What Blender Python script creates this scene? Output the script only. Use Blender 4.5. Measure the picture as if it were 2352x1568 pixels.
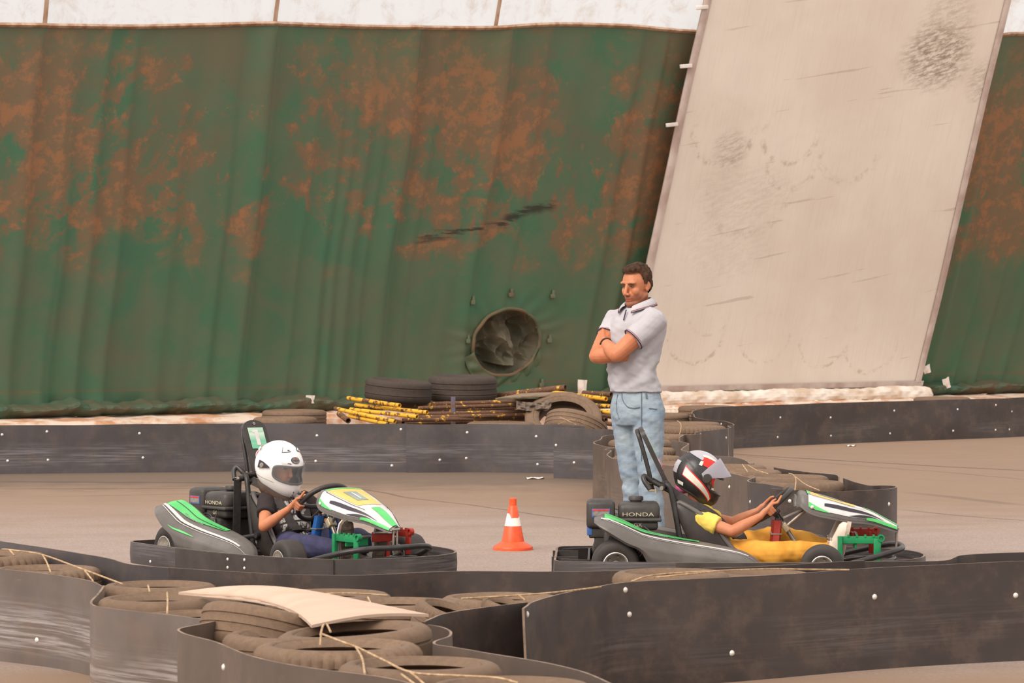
import bpy, bmesh, math, random
from mathutils import Vector, Matrix, Euler, noise
random.seed(7)
for o in list(bpy.data.objects):
    bpy.data.objects.remove(o, do_unlink=True)
S = bpy.context.scene
C = S.collection

# ------------------------------------------------------------------ camera, sky, sun, exposure
F_PX, CAM_H, HORIZON = 8000.0, 1.57, 675.0
PITCH = math.atan((784.0 - HORIZON) / F_PX)
cam_data = bpy.data.cameras.new('camera')
cam = bpy.data.objects.new('camera', cam_data)
C.objects.link(cam)
cam.location = (0, 0, CAM_H)
cam.rotation_euler = (math.pi / 2 - PITCH, 0, 0)
cam_data.sensor_width = 36.0
cam_data.lens = 36.0 * F_PX / 2352.0
cam_data.clip_end = 400
cam_data.dof.use_dof = True
cam_data.dof.focus_distance = 19.6
cam_data.dof.aperture_fstop = 13
S.camera = cam

world = bpy.data.worlds.new('overcast_sky')
S.world = world
world.use_nodes = True
bg = world.node_tree.nodes['Background']
bg.inputs[0].default_value = (1.0, 0.955, 0.91, 1)
bg.inputs[1].default_value = 1.20
sun_data = bpy.data.lights.new('hazy_sun', 'SUN')
sun_data.energy = 3.0
sun_data.angle = math.radians(40)
sun_data.color = (1.0, 0.94, 0.86)
sun = bpy.data.objects.new('hazy_sun', sun_data)
C.objects.link(sun)
sun.rotation_euler = Vector((0.50, 0.64, -0.72)).to_track_quat('-Z', 'Y').to_euler()
S.view_settings.view_transform = 'Standard'
S.view_settings.look = 'None'
S.view_settings.exposure = 0.0
S.view_settings.gamma = 1.0
S.view_settings.use_curve_mapping = False

# ------------------------------------------------------------------ survey helpers: a sight line to a point on a level or at a distance
def ray(x, y):
    cx, cz = (x - 1176.0) / F_PX, -(y - 784.0) / F_PX
    s, c = math.sin(PITCH), math.cos(PITCH)
    return Vector((cx, c + cz * s, -s + cz * c))
def G(x, y, z=0.0):
    d = ray(x, y); k = (z - CAM_H) / d.z
    return Vector((d.x * k, d.y * k, z))
def A(x, y, D):
    d = ray(x, y); k = D / d.y
    return Vector((d.x * k, D, CAM_H + d.z * k))
def project(p):
    s, c = math.sin(PITCH), math.cos(PITCH)
    q = Vector(p) - Vector((0, 0, CAM_H))
    f = q.y * c - q.z * s; u = q.y * s + q.z * c
    return 1176 + F_PX * q.x / f, 784 - F_PX * u / f

# ------------------------------------------------------------------ small tools
def lerp(a, b, t): return a + (b - a) * t
def clamp(x, a=0.0, b=1.0): return max(a, min(b, x))
def smooth(a, b, x):
    t = clamp((x - a) / (b - a)); return t * t * (3 - 2 * t)
def catmull(pts, n):
    pts = [Vector(p) for p in pts]
    if len(pts) == 2:
        return [pts[0].lerp(pts[1], i / n) for i in range(n + 1)]
    out = []
    P = [pts[0] * 2 - pts[1]] + pts + [pts[-1] * 2 - pts[-2]]
    for i in range(1, len(P) - 2):
        p0, p1, p2, p3 = P[i - 1:i + 3]
        for k in range(n):
            t = k / n
            out.append(0.5 * ((2 * p1) + (p2 - p0) * t + (2 * p0 - 5 * p1 + 4 * p2 - p3) * t * t + (3 * p1 - p0 - 3 * p2 + p3) * t ** 3))
    out.append(pts[-1].copy())
    return out
def interp(tab, x):
    """rows (x, a, b, ...) -> smooth interpolation of the columns at x"""
    if x <= tab[0][0]: return list(tab[0][1:])
    if x >= tab[-1][0]: return list(tab[-1][1:])
    for i in range(len(tab) - 1):
        if tab[i][0] <= x <= tab[i + 1][0]:
            x0, x1 = tab[i][0], tab[i + 1][0]
            t = (x - x0) / (x1 - x0)
            r = []
            for k in range(1, len(tab[0])):
                a, b = tab[i][k], tab[i + 1][k]
                pa = tab[i - 1] if i > 0 else None
                pb = tab[i + 2] if i + 2 < len(tab) else None
                m0 = (b - pa[k]) / (x1 - pa[0]) if pa else (b - a) / (x1 - x0)
                m1 = (pb[k] - a) / (pb[0] - x0) if pb else (b - a) / (x1 - x0)
                h = x1 - x0
                r.append((2*t**3-3*t*t+1)*a + (t**3-2*t*t+t)*h*m0 + (-2*t**3+3*t*t)*b + (t**3-t*t)*h*m1)
            return r
def frame(d):
    d = Vector(d).normalized()
    a = Vector((0, 0, 1)) if abs(d.z) < 0.9 else Vector((1, 0, 0))
    u = d.cross(a).normalized(); v = d.cross(u).normalized()
    return u, v

class MB:
    """collects shapes into one mesh"""
    def __init__(self): self.v, self.f, self.m, self.uv = [], [], [], {}
    def add(self, verts, faces, mi=0):
        b = len(self.v); self.v += [Vector(p) for p in verts]
        self.f += [tuple(i + b for i in f) for f in faces]; self.m += [mi] * len(faces)
        return self
    def box(self, c, s, rot=None, mi=0, bev=0.0):
        c = Vector(c); hx, hy, hz = s[0] / 2, s[1] / 2, s[2] / 2
        if bev <= 0:
            vs = [Vector((x, y, z)) for z in (-hz, hz) for y in (-hy, hy) for x in (-hx, hx)]
            fs = [(0, 2, 3, 1), (4, 5, 7, 6), (0, 1, 5, 4), (2, 6, 7, 3), (0, 4, 6, 2), (1, 3, 7, 5)]
        else:
            bm = bmesh.new(); bmesh.ops.create_cube(bm, size=1)
            bmesh.ops.scale(bm, vec=s, verts=bm.verts)
            bmesh.ops.bevel(bm, geom=bm.edges[:], offset=bev, segments=3, profile=0.5, affect='EDGES')
            bm.verts.ensure_lookup_table(); bm.verts.index_update()
            vs = [q.co.copy() for q in bm.verts]; fs = [tuple(q.index for q in f.verts) for f in bm.faces]; bm.free()
        if rot is not None:
            R = Euler(rot).to_matrix(); vs = [R @ p for p in vs]
        return self.add([c + p for p in vs], fs, mi)
    def loft(self, rings, cap=True, closed=True, mi=0):
        n = len(rings[0]); vs = [p for r in rings for p in r]; fs = []
        for i in range(len(rings) - 1):
            for j in range(n if closed else n - 1):
                k = (j + 1) % n
                fs.append((i * n + j, i * n + k, (i + 1) * n + k, (i + 1) * n + j))
        if cap:
            fs.append(tuple(range(n - 1, -1, -1))); fs.append(tuple((len(rings) - 1) * n + j for j in range(n)))
        return self.add(vs, fs, mi)
    def tube(self, path, r, n=10, cap=True, loop=False, mi=0):
        path = [Vector(p) for p in path]; rings = []; m = len(path)
        u = None
        for i, p in enumerate(path):
            if loop: d = path[(i + 1) % m] - path[i - 1]
            else: d = path[min(i + 1, m - 1)] - path[max(i - 1, 0)]
            if d.length < 1e-9: d = Vector((0, 0, 1))
            d.normalize()
            if u is None: u, _ = frame(d)
            u = (u - d * u.dot(d))
            if u.length < 1e-6: u, _ = frame(d)
            u.normalize(); w = d.cross(u)
            rr = r[i] if isinstance(r, (list, tuple)) else r
            rings.append([p + u * (rr * math.cos(2 * math.pi * k / n)) + w * (rr * math.sin(2 * math.pi * k / n)) for k in range(n)])
        if loop: rings.append(rings[0]); return self.loft(rings, False, True, mi)
        return self.loft(rings, cap, True, mi)
    def capsule(self, p0, r0, p1, r1, n=12):
        p0, p1 = Vector(p0), Vector(p1); d = p1 - p0
        if d.length < 1e-6: d = Vector((0, 0, 1e-4)); p1 = p0 + d
        dn = d.normalized(); path, rr = [], []
        for k in range(5):
            a = math.pi / 2 * k / 4
            path.append(p0 - dn * r0 * math.cos(a)); rr.append(max(r0 * math.sin(a), r0 * 0.05))
        for k in range(5):
            a = math.pi / 2 * k / 4
            path.append(p1 + dn * r1 * math.sin(a)); rr.append(max(r1 * math.cos(a), r1 * 0.05))
        return self.tube(path, rr, n)
    def chain(self, pts, n=12):
        for (a, ra), (b, rb) in zip(pts[:-1], pts[1:]): self.capsule(a, ra, b, rb, n)
        return self
    def ellipsoid(self, c, r, rot=None, n=20, m=12):
        c = Vector(c); R = Euler(rot).to_matrix() if rot is not None else Matrix.Identity(3); rings = []
        for i in range(m + 1):
            a = -math.pi / 2 + math.pi * i / m; a = max(-1.55, min(1.55, a))
            rings.append([c + R @ Vector((r[0] * math.cos(a) * math.cos(2 * math.pi * k / n), r[1] * math.cos(a) * math.sin(2 * math.pi * k / n), r[2] * math.sin(a))) for k in range(n)])
        return self.loft(rings)
    def lathe(self, prof, n=32, c=(0, 0, 0), axis='z', closed_prof=False, mi=0):
        c = Vector(c); rings = []
        for k in range(n):
            a = 2 * math.pi * k / n; ca, sa = math.cos(a), math.sin(a); ring = []
            for r, h in prof:
                p = {'z': (r * ca, r * sa, h), 'y': (r * ca, h, r * sa), 'x': (h, r * ca, r * sa)}[axis]
                ring.append(c + Vector(p))
            rings.append(ring)
        rings.append(rings[0])
        return self.loft(rings, False, closed_prof, mi)
    def grid(self, fn, nu, nv, mi=0):
        vs = [fn(i / nu, j / nv) for j in range(nv + 1) for i in range(nu + 1)]
        fs = [(j * (nu + 1) + i, j * (nu + 1) + i + 1, (j + 1) * (nu + 1) + i + 1, (j + 1) * (nu + 1) + i) for j in range(nv) for i in range(nu)]
        return self.add(vs, fs, mi)
    def slab(self, poly, th, mi=0):
        """flat polygon (list of points) thickened along its normal"""
        poly = [Vector(p) for p in poly]; n = Vector((0, 0, 0))
        for i in range(len(poly)): n += poly[i].cross(poly[(i + 1) % len(poly)])
        n.normalize(); k = len(poly)
        vs = poly + [p + n * th for p in poly]
        fs = [tuple(range(k - 1, -1, -1)), tuple(range(k, 2 * k))] + [(i, (i + 1) % k, k + (i + 1) % k, k + i) for i in range(k)]
        return self.add(vs, fs, mi)
    def xf(self, M):
        self.v = [M @ p for p in self.v]; return self
    def mesh(self, name, sharp=40):
        me = bpy.data.meshes.new(name)
        me.from_pydata([tuple(p) for p in self.v], [], self.f)
        bm = bmesh.new(); bm.from_mesh(me)
        bmesh.ops.remove_doubles(bm, verts=bm.verts, dist=1e-6)
        if len(self.f) < 60000: bmesh.ops.recalc_face_normals(bm, faces=bm.faces)
        bm.to_mesh(me); bm.free()
        if len(me.polygons) == len(self.m):
            me.polygons.foreach_set('material_index', self.m)
        shade(me, sharp)
        return me
    def build(self, name, mats, parent=None, sharp=40):
        return put(name, self.mesh(name, sharp), mats, parent)
def shade(me, sharp=40):
    me.polygons.foreach_set('use_smooth', [sharp > 0] * len(me.polygons))
    if 0 < sharp < 180: me.set_sharp_from_angle(angle=math.radians(sharp))
    me.update()
def put(name, me, mats=None, parent=None):
    if mats is not None:
        for m in (mats if isinstance(mats, (list, tuple)) else [mats]): me.materials.append(m)
    o = bpy.data.objects.new(name, me); C.objects.link(o)
    if parent is not None: o.parent = parent
    return o
def empty(name, loc=(0, 0, 0), rz=0.0):
    o = bpy.data.objects.new(name, None); C.objects.link(o); o.location = loc; o.rotation_euler = (0, 0, rz)
    o.empty_display_size = 0.1
    return o
def tag(o, label=None, cat=None, group=None, kind=None):
    if label: o['label'] = label
    if cat: o['category'] = cat
    if group: o['group'] = group
    if kind: o['kind'] = kind
    return o
def remesh(mb, voxel, iters=4, noise_fn=None):
    """one continuous surface round a set of overlapping closed shapes"""
    me = bpy.data.meshes.new('tmp'); me.from_pydata([tuple(p) for p in mb.v], [], mb.f)
    bm = bmesh.new(); bm.from_mesh(me); bmesh.ops.recalc_face_normals(bm, faces=bm.faces); bm.to_mesh(me); bm.free()
    o = bpy.data.objects.new('tmp', me); C.objects.link(o)
    m = o.modifiers.new('r', 'REMESH'); m.mode = 'VOXEL'; m.voxel_size = voxel; m.use_smooth_shade = True
    if iters:
        s = o.modifiers.new('s', 'SMOOTH'); s.iterations = iters; s.factor = 0.5
    dg = bpy.context.evaluated_depsgraph_get()
    out = bpy.data.meshes.new_from_object(o.evaluated_get(dg))
    bpy.data.objects.remove(o, do_unlink=True)
    if noise_fn:
        nv = len(out.vertices)
        nor = [v.normal.copy() for v in out.vertices]
        for i in range(nv):
            v = out.vertices[i]; v.co = v.co + nor[i] * noise_fn(v.co, nor[i])
    out.polygons.foreach_set('use_smooth', [True] * len(out.polygons)); out.update()
    return out
def text_mesh(body, size, depth=0.001):
    cu = bpy.data.curves.new('t', 'FONT'); cu.body = body; cu.size = size; cu.extrude = depth / 2
    cu.align_x = 'CENTER'; cu.align_y = 'CENTER'; cu.resolution_u = 3
    o = bpy.data.objects.new('t', cu); C.objects.link(o)
    dg = bpy.context.evaluated_depsgraph_get()
    me = bpy.data.meshes.new_from_object(o.evaluated_get(dg))
    bpy.data.objects.remove(o, do_unlink=True)
    return me
def basis(o, x, y, z=None):
    """matrix with origin o and axes x, y"""
    x = Vector(x).normalized(); y = Vector(y); y = (y - x * y.dot(x)).normalized(); z = x.cross(y)
    return Matrix(((x.x, y.x, z.x, o[0]), (x.y, y.y, z.y, o[1]), (x.z, y.z, z.z, o[2]), (0, 0, 0, 1)))

# ------------------------------------------------------------------ materials
def srgb(r, g, b):
    f = lambda c: (c / 255 / 12.92) if c / 255 <= 0.04045 else ((c / 255 + 0.055) / 1.055) ** 2.4
    return (f(r), f(g), f(b), 1)
class NT:
    """a little node-tree writer"""
    def __init__(self, name):
        self.m = bpy.data.materials.new(name); self.m.use_nodes = True
        self.t = self.m.node_tree; self.n = self.t.nodes; self.b = self.n['Principled BSDF']; self.out = self.n['Material Output']
    def node(self, ty, **kw):
        q = self.n.new(ty)
        for k, v in kw.items(): setattr(q, k, v)
        return q
    def L(self, a, b): self.t.links.new(a, b)
    def val(self, sock, v):
        if isinstance(v, (int, float, tuple, list)): sock.default_value = v
        else: self.L(v, sock)
    def coord(self, kind='Object', scale=(1, 1, 1)):
        tc = self.node('ShaderNodeTexCoord'); mp = self.node('ShaderNodeMapping'); mp.inputs['Scale'].default_value = scale
        self.L(tc.outputs[kind], mp.inputs[0]); return mp.outputs[0]
    def noise(self, vec, scale, detail=5, rough=0.6, dist=0.0):
        q = self.node('ShaderNodeTexNoise'); q.inputs['Scale'].default_value = scale; q.inputs['Detail'].default_value = detail
        q.inputs['Roughness'].default_value = rough; q.inputs['Distortion'].default_value = dist
        if vec is not None: self.L(vec, q.inputs['Vector'])
        return q.outputs['Fac']
    def ramp(self, fac, a, b, lo=0.0, hi=1.0):
        q = self.node('ShaderNodeMapRange'); q.interpolation_type = 'SMOOTHSTEP'
        self.val(q.inputs[0], fac); q.inputs[1].default_value = a; q.inputs[2].default_value = b
        q.inputs[3].default_value = lo; q.inputs[4].default_value = hi
        return q.outputs[0]
    def math(self, op, a, b=0.0, c=None):
        q = self.node('ShaderNodeMath'); q.operation = op; self.val(q.inputs[0], a); self.val(q.inputs[1], b)
        if c is not None: self.val(q.inputs[2], c)
        return q.outputs[0]
    def mix(self, fac, a, b):
        q = self.node('ShaderNodeMix'); q.data_type = 'RGBA'
        self.val(q.inputs[0], fac); self.val(q.inputs[6], a); self.val(q.inputs[7], b)
        return q.outputs[2]
    def sep(self, vec):
        q = self.node('ShaderNodeSeparateXYZ'); self.L(vec, q.inputs[0]); return q.outputs
    def comb(self, x, y, z=0.0):
        q = self.node('ShaderNodeCombineXYZ'); self.val(q.inputs[0], x); self.val(q.inputs[1], y); self.val(q.inputs[2], z); return q.outputs[0]
    def bump(self, h, strength=0.3, dist=0.01):
        q = self.node('ShaderNodeBump'); q.inputs['Strength'].default_value = strength; q.inputs['Distance'].default_value = dist
        self.L(h, q.inputs['Height']); self.L(q.outputs[0], self.b.inputs['Normal'])
    def done(self, col, rough=0.6, metal=0.0, spec=0.4):
        self.val(self.b.inputs['Base Color'], col); self.val(self.b.inputs['Roughness'], rough)
        self.b.inputs['Metallic'].default_value = metal; self.b.inputs['Specular IOR Level'].default_value = spec
        return self.m
def pm(name, c1, c2=None, scale=8, rough=0.6, metal=0.0, bump=0.0, stretch=(1, 1, 1), a=0.35, b=0.65, spec=0.4, bscale=None, detail=5):
    t = NT(name)
    v = t.coord('Object', stretch)
    if c2 is None: c2 = tuple(x * 0.8 for x in c1[:3]) + (1,)
    n = t.noise(v, scale, detail)
    col = t.mix(t.ramp(n, a, b), c1, c2)
    if bump: t.bump(t.noise(v, bscale or scale * 6, 4), bump, 0.004)
    return t.done(col, rough, metal, spec)

# ================================================================== the shell of the hall: floor, fabric wall, hanging panel
def grid_uv(name, fn, nu, nv, mat, parent=None, skip=None):
    vs, uv, keep = [], [], []
    for j in range(nv + 1):
        for i in range(nu + 1):
            p, w = fn(i / nu, j / nv); vs.append(tuple(p)); uv.append(w)
    fs = []
    for j in range(nv):
        for i in range(nu):
            q = (j * (nu + 1) + i, j * (nu + 1) + i + 1, (j + 1) * (nu + 1) + i + 1, (j + 1) * (nu + 1) + i)
            if skip and all(skip(uv[k]) for k in q): continue
            fs.append(q)
    me = bpy.data.meshes.new(name); me.from_pydata(vs, [], fs)
    lay = me.uv_layers.new(name='UVMap')
    flat = []
    for f in fs:
        for k in f: flat += [uv[k][0], uv[k][1]]
    lay.data.foreach_set('uv', flat)
    me.polygons.foreach_set('use_smooth', [True] * len(fs)); me.update()
    return put(name, me, mat, parent)

W0, W1 = A(0, 900, 35.0), A(2352, 900, 44.2)
W0.z = W1.z = 0
WD = W1 - W0; WLEN = WD.length; WN = Vector((WD.y, -WD.x, 0)).normalized(); WT = WD.normalized()
def wall_lean(t): return lerp(0.80, 1.62, clamp(t, -0.3, 1.4))
def wall_pt(t, h, off=0.0):
    k = max(h - 0.3, 0.0) / 4.6
    return W0 + WD * t + WN * (wall_lean(t) * k ** 1.08 + off) + Vector((0, 0, h))
def wall_solve(x, y):
    t, h = 0.5, 2.0
    for _ in range(25):
        px, py = project(wall_pt(t, h))
        ax, ay = project(wall_pt(t + 1e-4, h)); bx, by = project(wall_pt(t, h + 1e-4))
        a, b, c, d = (ax - px) / 1e-4, (bx - px) / 1e-4, (ay - py) / 1e-4, (by - py) / 1e-4
        det = a * d - b * c; ex, ey = x - px, y - py
        t += (d * ex - b * ey) / det; h += (a * ey - c * ex) / det
        t = clamp(t, -0.6, 1.8); h = clamp(h, 0.0, 9.0)
    return t, h
PORT_T, PORT_H = wall_solve(1161, 785)
PORT_RX, PORT_RZ = 0.47, 0.385
# folds of the fabric: foot of the fold along the wall (as seen at y=900), depth, width, at foot, at top
FOLDS = [(22, .05, .10, 1, .8), (100, .03, .07, 1, .2), (118, .04, .05, .8, 0), (180, .05, .07, .9, .3), (243, .055, .09, 1, .3), (362, .03, .12, .9, 0),
         (470, .035, .07, 1, 0), (535, .075, .10, 1, 1.0), (650, .025, .05, 1, 0), (706, .05, .06, 1, 0), (735, .04, .05, 1, 0), (768, .04, .06, 1, .1),
         (800, .03, .05, 1, 0), (852, .085, .10, .7, 1.0), (905, .045, .08, .5, .6), (1048, .07, .10, .5, 1.0), (1130, .03, .07, .2, .8), (1330, .035, .10, .8, .6),
         (1385, .03, .08, 1, .7), (2130, .03, .06, 1, 0), (2180, .045, .06, 1, 0), (2230, .04, .05, 1, 0), (2290, .035, .06, 1, 0), (2345, .04, .08, 1, .2)]
FOLDS = [(wall_solve(x, 900)[0] * WLEN, a, w, k0, k1) for x, a, w, k0, k1 in FOLDS]
def wall_fold(t, h):
    s = t * WLEN; k = clamp((h - 0.3) / 4.3); d = 0.0
    s2 = s + 0.10 * noise.noise(Vector((s * 0.25, h * 0.55, 3.1)))
    for c, a, w, k0, k1 in FOLDS:
        e = s2 - c
        if -3 * w < e < 3 * w:
            am = a * lerp(k0, k1, k)
            d += am * (math.exp(-(e / (w * 0.55)) ** 2) if e > 0 else math.exp(-(e / (w * 1.6)) ** 2))
    d += 0.05 * noise.noise(Vector((s * 0.8, h * 0.12, 0.5)))
    d += 0.016 * noise.noise(Vector((s * 3.2, h * 0.25, 7.5)))
    d += 0.012 * (1 - k) ** 2 * noise.noise(Vector((s * 8.0, h * 0.5, 2.5)))
    if h < 0.55: d += 0.05 * (0.55 - h) / 0.3 * noise.noise(Vector((s * 6.0, h * 6.0, 9.5)))
    dx, dz = (t - PORT_T) * WLEN / PORT_RX, (h - PORT_H) / PORT_RZ
    r = math.hypot(dx, dz)
    if r < 2.2:
        an = math.atan2(dz, dx)
        d += 0.008 * smooth(2.2, 1.0, r) * math.cos(19 * an + 4 * noise.noise(Vector((an * 2, r, 1)))) * (0.4 + 0.6 * noise.noise(Vector((an * 1.5, 0, 5))))
    return d
ZB = [wall_solve(x, y) for x, y in [(-500, 58), (0, 57), (180, 60), (300, 61), (500, 57), (620, 55), (800, 60), (880, 62), (1135, 64), (1220, 58), (1300, 56), (1450, 61), (1560, 71), (1900, 84), (2275, 84), (2320, 78), (2500, 78), (2900, 76)]]
def zb(t): return interp(ZB, t)[0]

def green_fabric():
    t = NT('green_fabric'); uv = t.coord('UV'); s = t.sep(uv); h = s[1]
    n1 = t.noise(uv, 0.75, 9, 0.66, 0.3); n2 = t.noise(t.comb(t.math('MULTIPLY', s[0], 2.4), t.math('MULTIPLY', h, 0.55), 2.0), 1.1, 8, 0.62)
    n3 = t.noise(uv, 5.5, 8, 0.75); n4 = t.noise(uv, 1.7, 6, 0.6, 0.6)
    hh = t.math('ADD', h, t.math('MULTIPLY', t.math('SUBTRACT', n4, 0.5), 1.6))
    band = t.math('MULTIPLY', t.ramp(hh, 1.75, 2.35), t.ramp(hh, 4.6, 3.5, 0.25, 1.0))
    low = t.math('MULTIPLY', t.ramp(hh, 2.4, 1.4), 0.35)
    n5 = t.noise(uv, 0.42, 12, 0.72, 0.35); n6 = t.noise(uv, 2.8, 9, 0.72, 0.4)
    pm_ = t.math('ADD', t.math('MULTIPLY', n5, 0.68), t.math('MULTIPLY', n6, 0.34))
    base = t.mix(t.ramp(n4, 0.35, 0.65), srgb(72, 112, 84), srgb(92, 110, 84))
    base = t.mix(t.ramp(n2, 0.45, 0.75, 0, 0.30), base, srgb(110, 104, 82))
    film = t.math('MULTIPLY', t.ramp(n1, 0.40, 0.62), t.math('MAXIMUM', t.ramp(hh, 2.2, 3.4, 0.0, 0.62), low))
    base = t.mix(film, base, srgb(112, 96, 76))
    grime = t.math('MULTIPLY', t.ramp(pm_, 0.480, 0.515), band)
    col = t.mix(t.math('MULTIPLY', grime, 0.78), base, srgb(130, 98, 74))
    rust = t.math('MULTIPLY', t.ramp(t.math('ADD', t.math('MULTIPLY', pm_, 0.62), t.math('MULTIPLY', n3, 0.42)), 0.535, 0.590), band)
    col = t.mix(t.math('MULTIPLY', rust, 0.72), col, srgb(162, 110, 74))
    scuff = t.ramp(t.noise(t.comb(t.math('MULTIPLY', s[0], 0.9), t.math('MULTIPLY', t.math('SUBTRACT', h, t.math('MULTIPLY', s[0], 0.12)), 9.0), 5.0), 1.3, 7, 0.7), 0.69, 0.75, 0, 0.55)
    col = t.mix(scuff, col, srgb(62, 48, 40))
    # long dark scrape in the middle of the wall
    t0, h0 = wall_solve(945, 570); t1, h1 = wall_solve(1272, 490)
    x0, x1 = t0 * WLEN, t1 * WLEN
    hs = t.math('ADD', t.math('MULTIPLY', t.math('SUBTRACT', s[0], x0), (h1 - h0) / (x1 - x0)), h0 + 0.04)
    hs = t.math('ADD', hs, t.math('MULTIPLY', t.math('SUBTRACT', t.noise(uv, 1.3, 3), 0.5), 0.35))
    dd = t.math('ABSOLUTE', t.math('SUBTRACT', h, hs))
    mark = t.math('MULTIPLY', t.ramp(dd, 0.10, 0.01), t.math('MULTIPLY', t.ramp(s[0], x0 - 0.05, x0 + 0.25), t.ramp(s[0], x1 + 0.05, x1 - 0.1)))
    mark = t.math('MULTIPLY', mark, t.ramp(t.noise(t.comb(t.math('MULTIPLY', s[0], 1.5), t.math('MULTIPLY', h, 14.0), 1.0), 1.5, 6, 0.7), 0.46, 0.56))
    col = t.mix(t.math('MULTIPLY', mark, 0.85), col, srgb(48, 42, 38))
    # worn pale flecks near the foot
    fl = t.math('MULTIPLY', t.ramp(t.noise(uv, 3.1, 8, 0.75), 0.70, 0.76), t.ramp(h, 1.4, 0.8))
    col = t.mix(fl, col, srgb(170, 150, 120))
    seam = t.math('MULTIPLY', t.ramp(t.math('ABSOLUTE', t.math('SUBTRACT', h, 0.58)), 0.02, 0.006), t.ramp(t.noise(uv, 2.0), 0.35, 0.55))
    col = t.mix(t.math('MULTIPLY', seam, 0.3), col, srgb(140, 92, 62))
    t.bump(t.noise(uv, 40, 4), 0.15, 0.01)
    return t.done(col, 0.55, 0, 0.35)
M_GREEN = green_fabric()

def lit_membrane():
    t = NT('white_membrane'); uv = t.coord('UV'); s = t.sep(uv)
    n1 = t.noise(uv, 2.6, 12, 0.78, 0.8); n2 = t.noise(t.comb(t.math('MULTIPLY', s[0], 6.0), s[1], 1.0), 0.9, 6, 0.6)
    d = t.ramp(t.math('ADD', t.math('MULTIPLY', n1, 0.7), t.math('MULTIPLY', n2, 0.3)), 0.47, 0.70, 0, 0.62)
    d = t.math('MAXIMUM', d, 0.0)
    col = t.mix(d, (0.95, 0.97, 1.0, 1), srgb(206, 178, 150))
    t.done(col, 0.6, 0, 0.2)
    tr = t.node('ShaderNodeBsdfTranslucent'); t.L(col, tr.inputs[0])
    mx = t.node('ShaderNodeMixShader'); mx.inputs[0].default_value = 0.62
    t.L(t.b.outputs[0], mx.inputs[1]); t.L(tr.outputs[0], mx.inputs[2]); t.L(mx.outputs[0], t.out.inputs[0])
    return t.m
M_MEMB = lit_membrane()

def floor_mat():
    t = NT('asphalt'); v = t.coord('Object'); s = t.sep(v)
    fine = t.noise(v, 60, 5, 0.75); mid = t.noise(v, 2.2, 6, 0.6); big = t.noise(v, 0.35, 4, 0.5)
    streak = t.noise(t.comb(t.math('MULTIPLY', s[0], 0.7), t.math('MULTIPLY', s[1], 1.5), 0.0), 1.2, 7, 0.65)
    col = t.mix(t.ramp(fine, 0.3, 0.7), srgb(138, 120, 111), srgb(180, 160, 149))
    col = t.mix(t.ramp(t.noise(v, 14, 6, 0.7), 0.38, 0.68, 0, 0.35), col, srgb(136, 119, 110))
    col = t.mix(t.ramp(streak, 0.42, 0.78, 0, 0.45), col, srgb(130, 112, 102))
    # dust lies thick outside the racing line: near the camera and towards the far barriers
    dust = t.math('MAXIMUM', t.ramp(t.math('ADD', s[1], t.math('MULTIPLY', mid, 1.2)), 15.6, 14.6), t.ramp(t.math('ADD', s[1], t.math('ADD', t.math('MULTIPLY', big, 4.0), t.math('MULTIPLY', streak, 3.0))), 25.0, 31.0, 0, 0.9))
    col = t.mix(t.math('MULTIPLY', dust, 0.9), col, t.mix(mid, srgb(148, 121, 98), srgb(130, 105, 86)))
    # dark grit swept against the foot of the far barrier
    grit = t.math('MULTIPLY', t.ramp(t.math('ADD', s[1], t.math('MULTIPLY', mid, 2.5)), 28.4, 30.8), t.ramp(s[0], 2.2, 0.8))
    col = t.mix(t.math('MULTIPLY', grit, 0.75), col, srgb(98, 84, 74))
    # rubber lines left by tyres
    def line(a, b, w, k):
        a, b = G(*a), G(*b); d = (b - a); L = d.length; d.normalize(); n = Vector((-d.y, d.x, 0))
        off = t.math('SUBTRACT', t.math('ADD', t.math('MULTIPLY', s[0], n.x), t.math('MULTIPLY', s[1], n.y)), n.dot(a))
        off = t.math('ADD', off, t.math('MULTIPLY', t.math('SUBTRACT', big, 0.5), 0.5))
        al = t.math('SUBTRACT', t.math('ADD', t.math('MULTIPLY', s[0], d.x), t.math('MULTIPLY', s[1], d.y)), d.dot(a))
        m = t.math('MULTIPLY', t.ramp(t.math('ABSOLUTE', off), w, w * 0.4), t.math('MULTIPLY', t.ramp(al, -0.3, 0.6), t.ramp(al, L + 0.3, L - 0.5)))
        return t.math('MULTIPLY', m, k)
    for a, b, w, k in [((1650, 1040), (2500, 1090), 0.05, 0.75), ((1640, 1040), (2400, 1105), 0.03, 0.4), ((2040, 1168), (2600, 1216), 0.035, 0.5),
                       ((780, 1118), (1330, 1196), 0.03, 0.5), ((-50, 1104), (760, 1112), 0.12, 0.5), ((-50, 1122), (900, 1120), 0.06, 0.4), ((100, 1140), (700, 1128), 0.05, 0.3), ((2080, 1130), (2360, 1160), 0.10, 0.3)]:
        col = t.mix(line(a, b, w, k), col, srgb(72, 63, 59))
    specks = t.ramp(t.noise(v, 9, 3, 0.5), 0.735, 0.76, 0, 0.6)
    col = t.mix(specks, col, srgb(76, 59, 48))
    t.bump(t.noise(v, 120, 4, 0.8), 0.35, 0.01)
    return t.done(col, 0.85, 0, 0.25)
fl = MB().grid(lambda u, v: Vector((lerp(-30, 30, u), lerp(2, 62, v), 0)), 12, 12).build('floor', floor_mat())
tag(fl, kind='structure')

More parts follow.
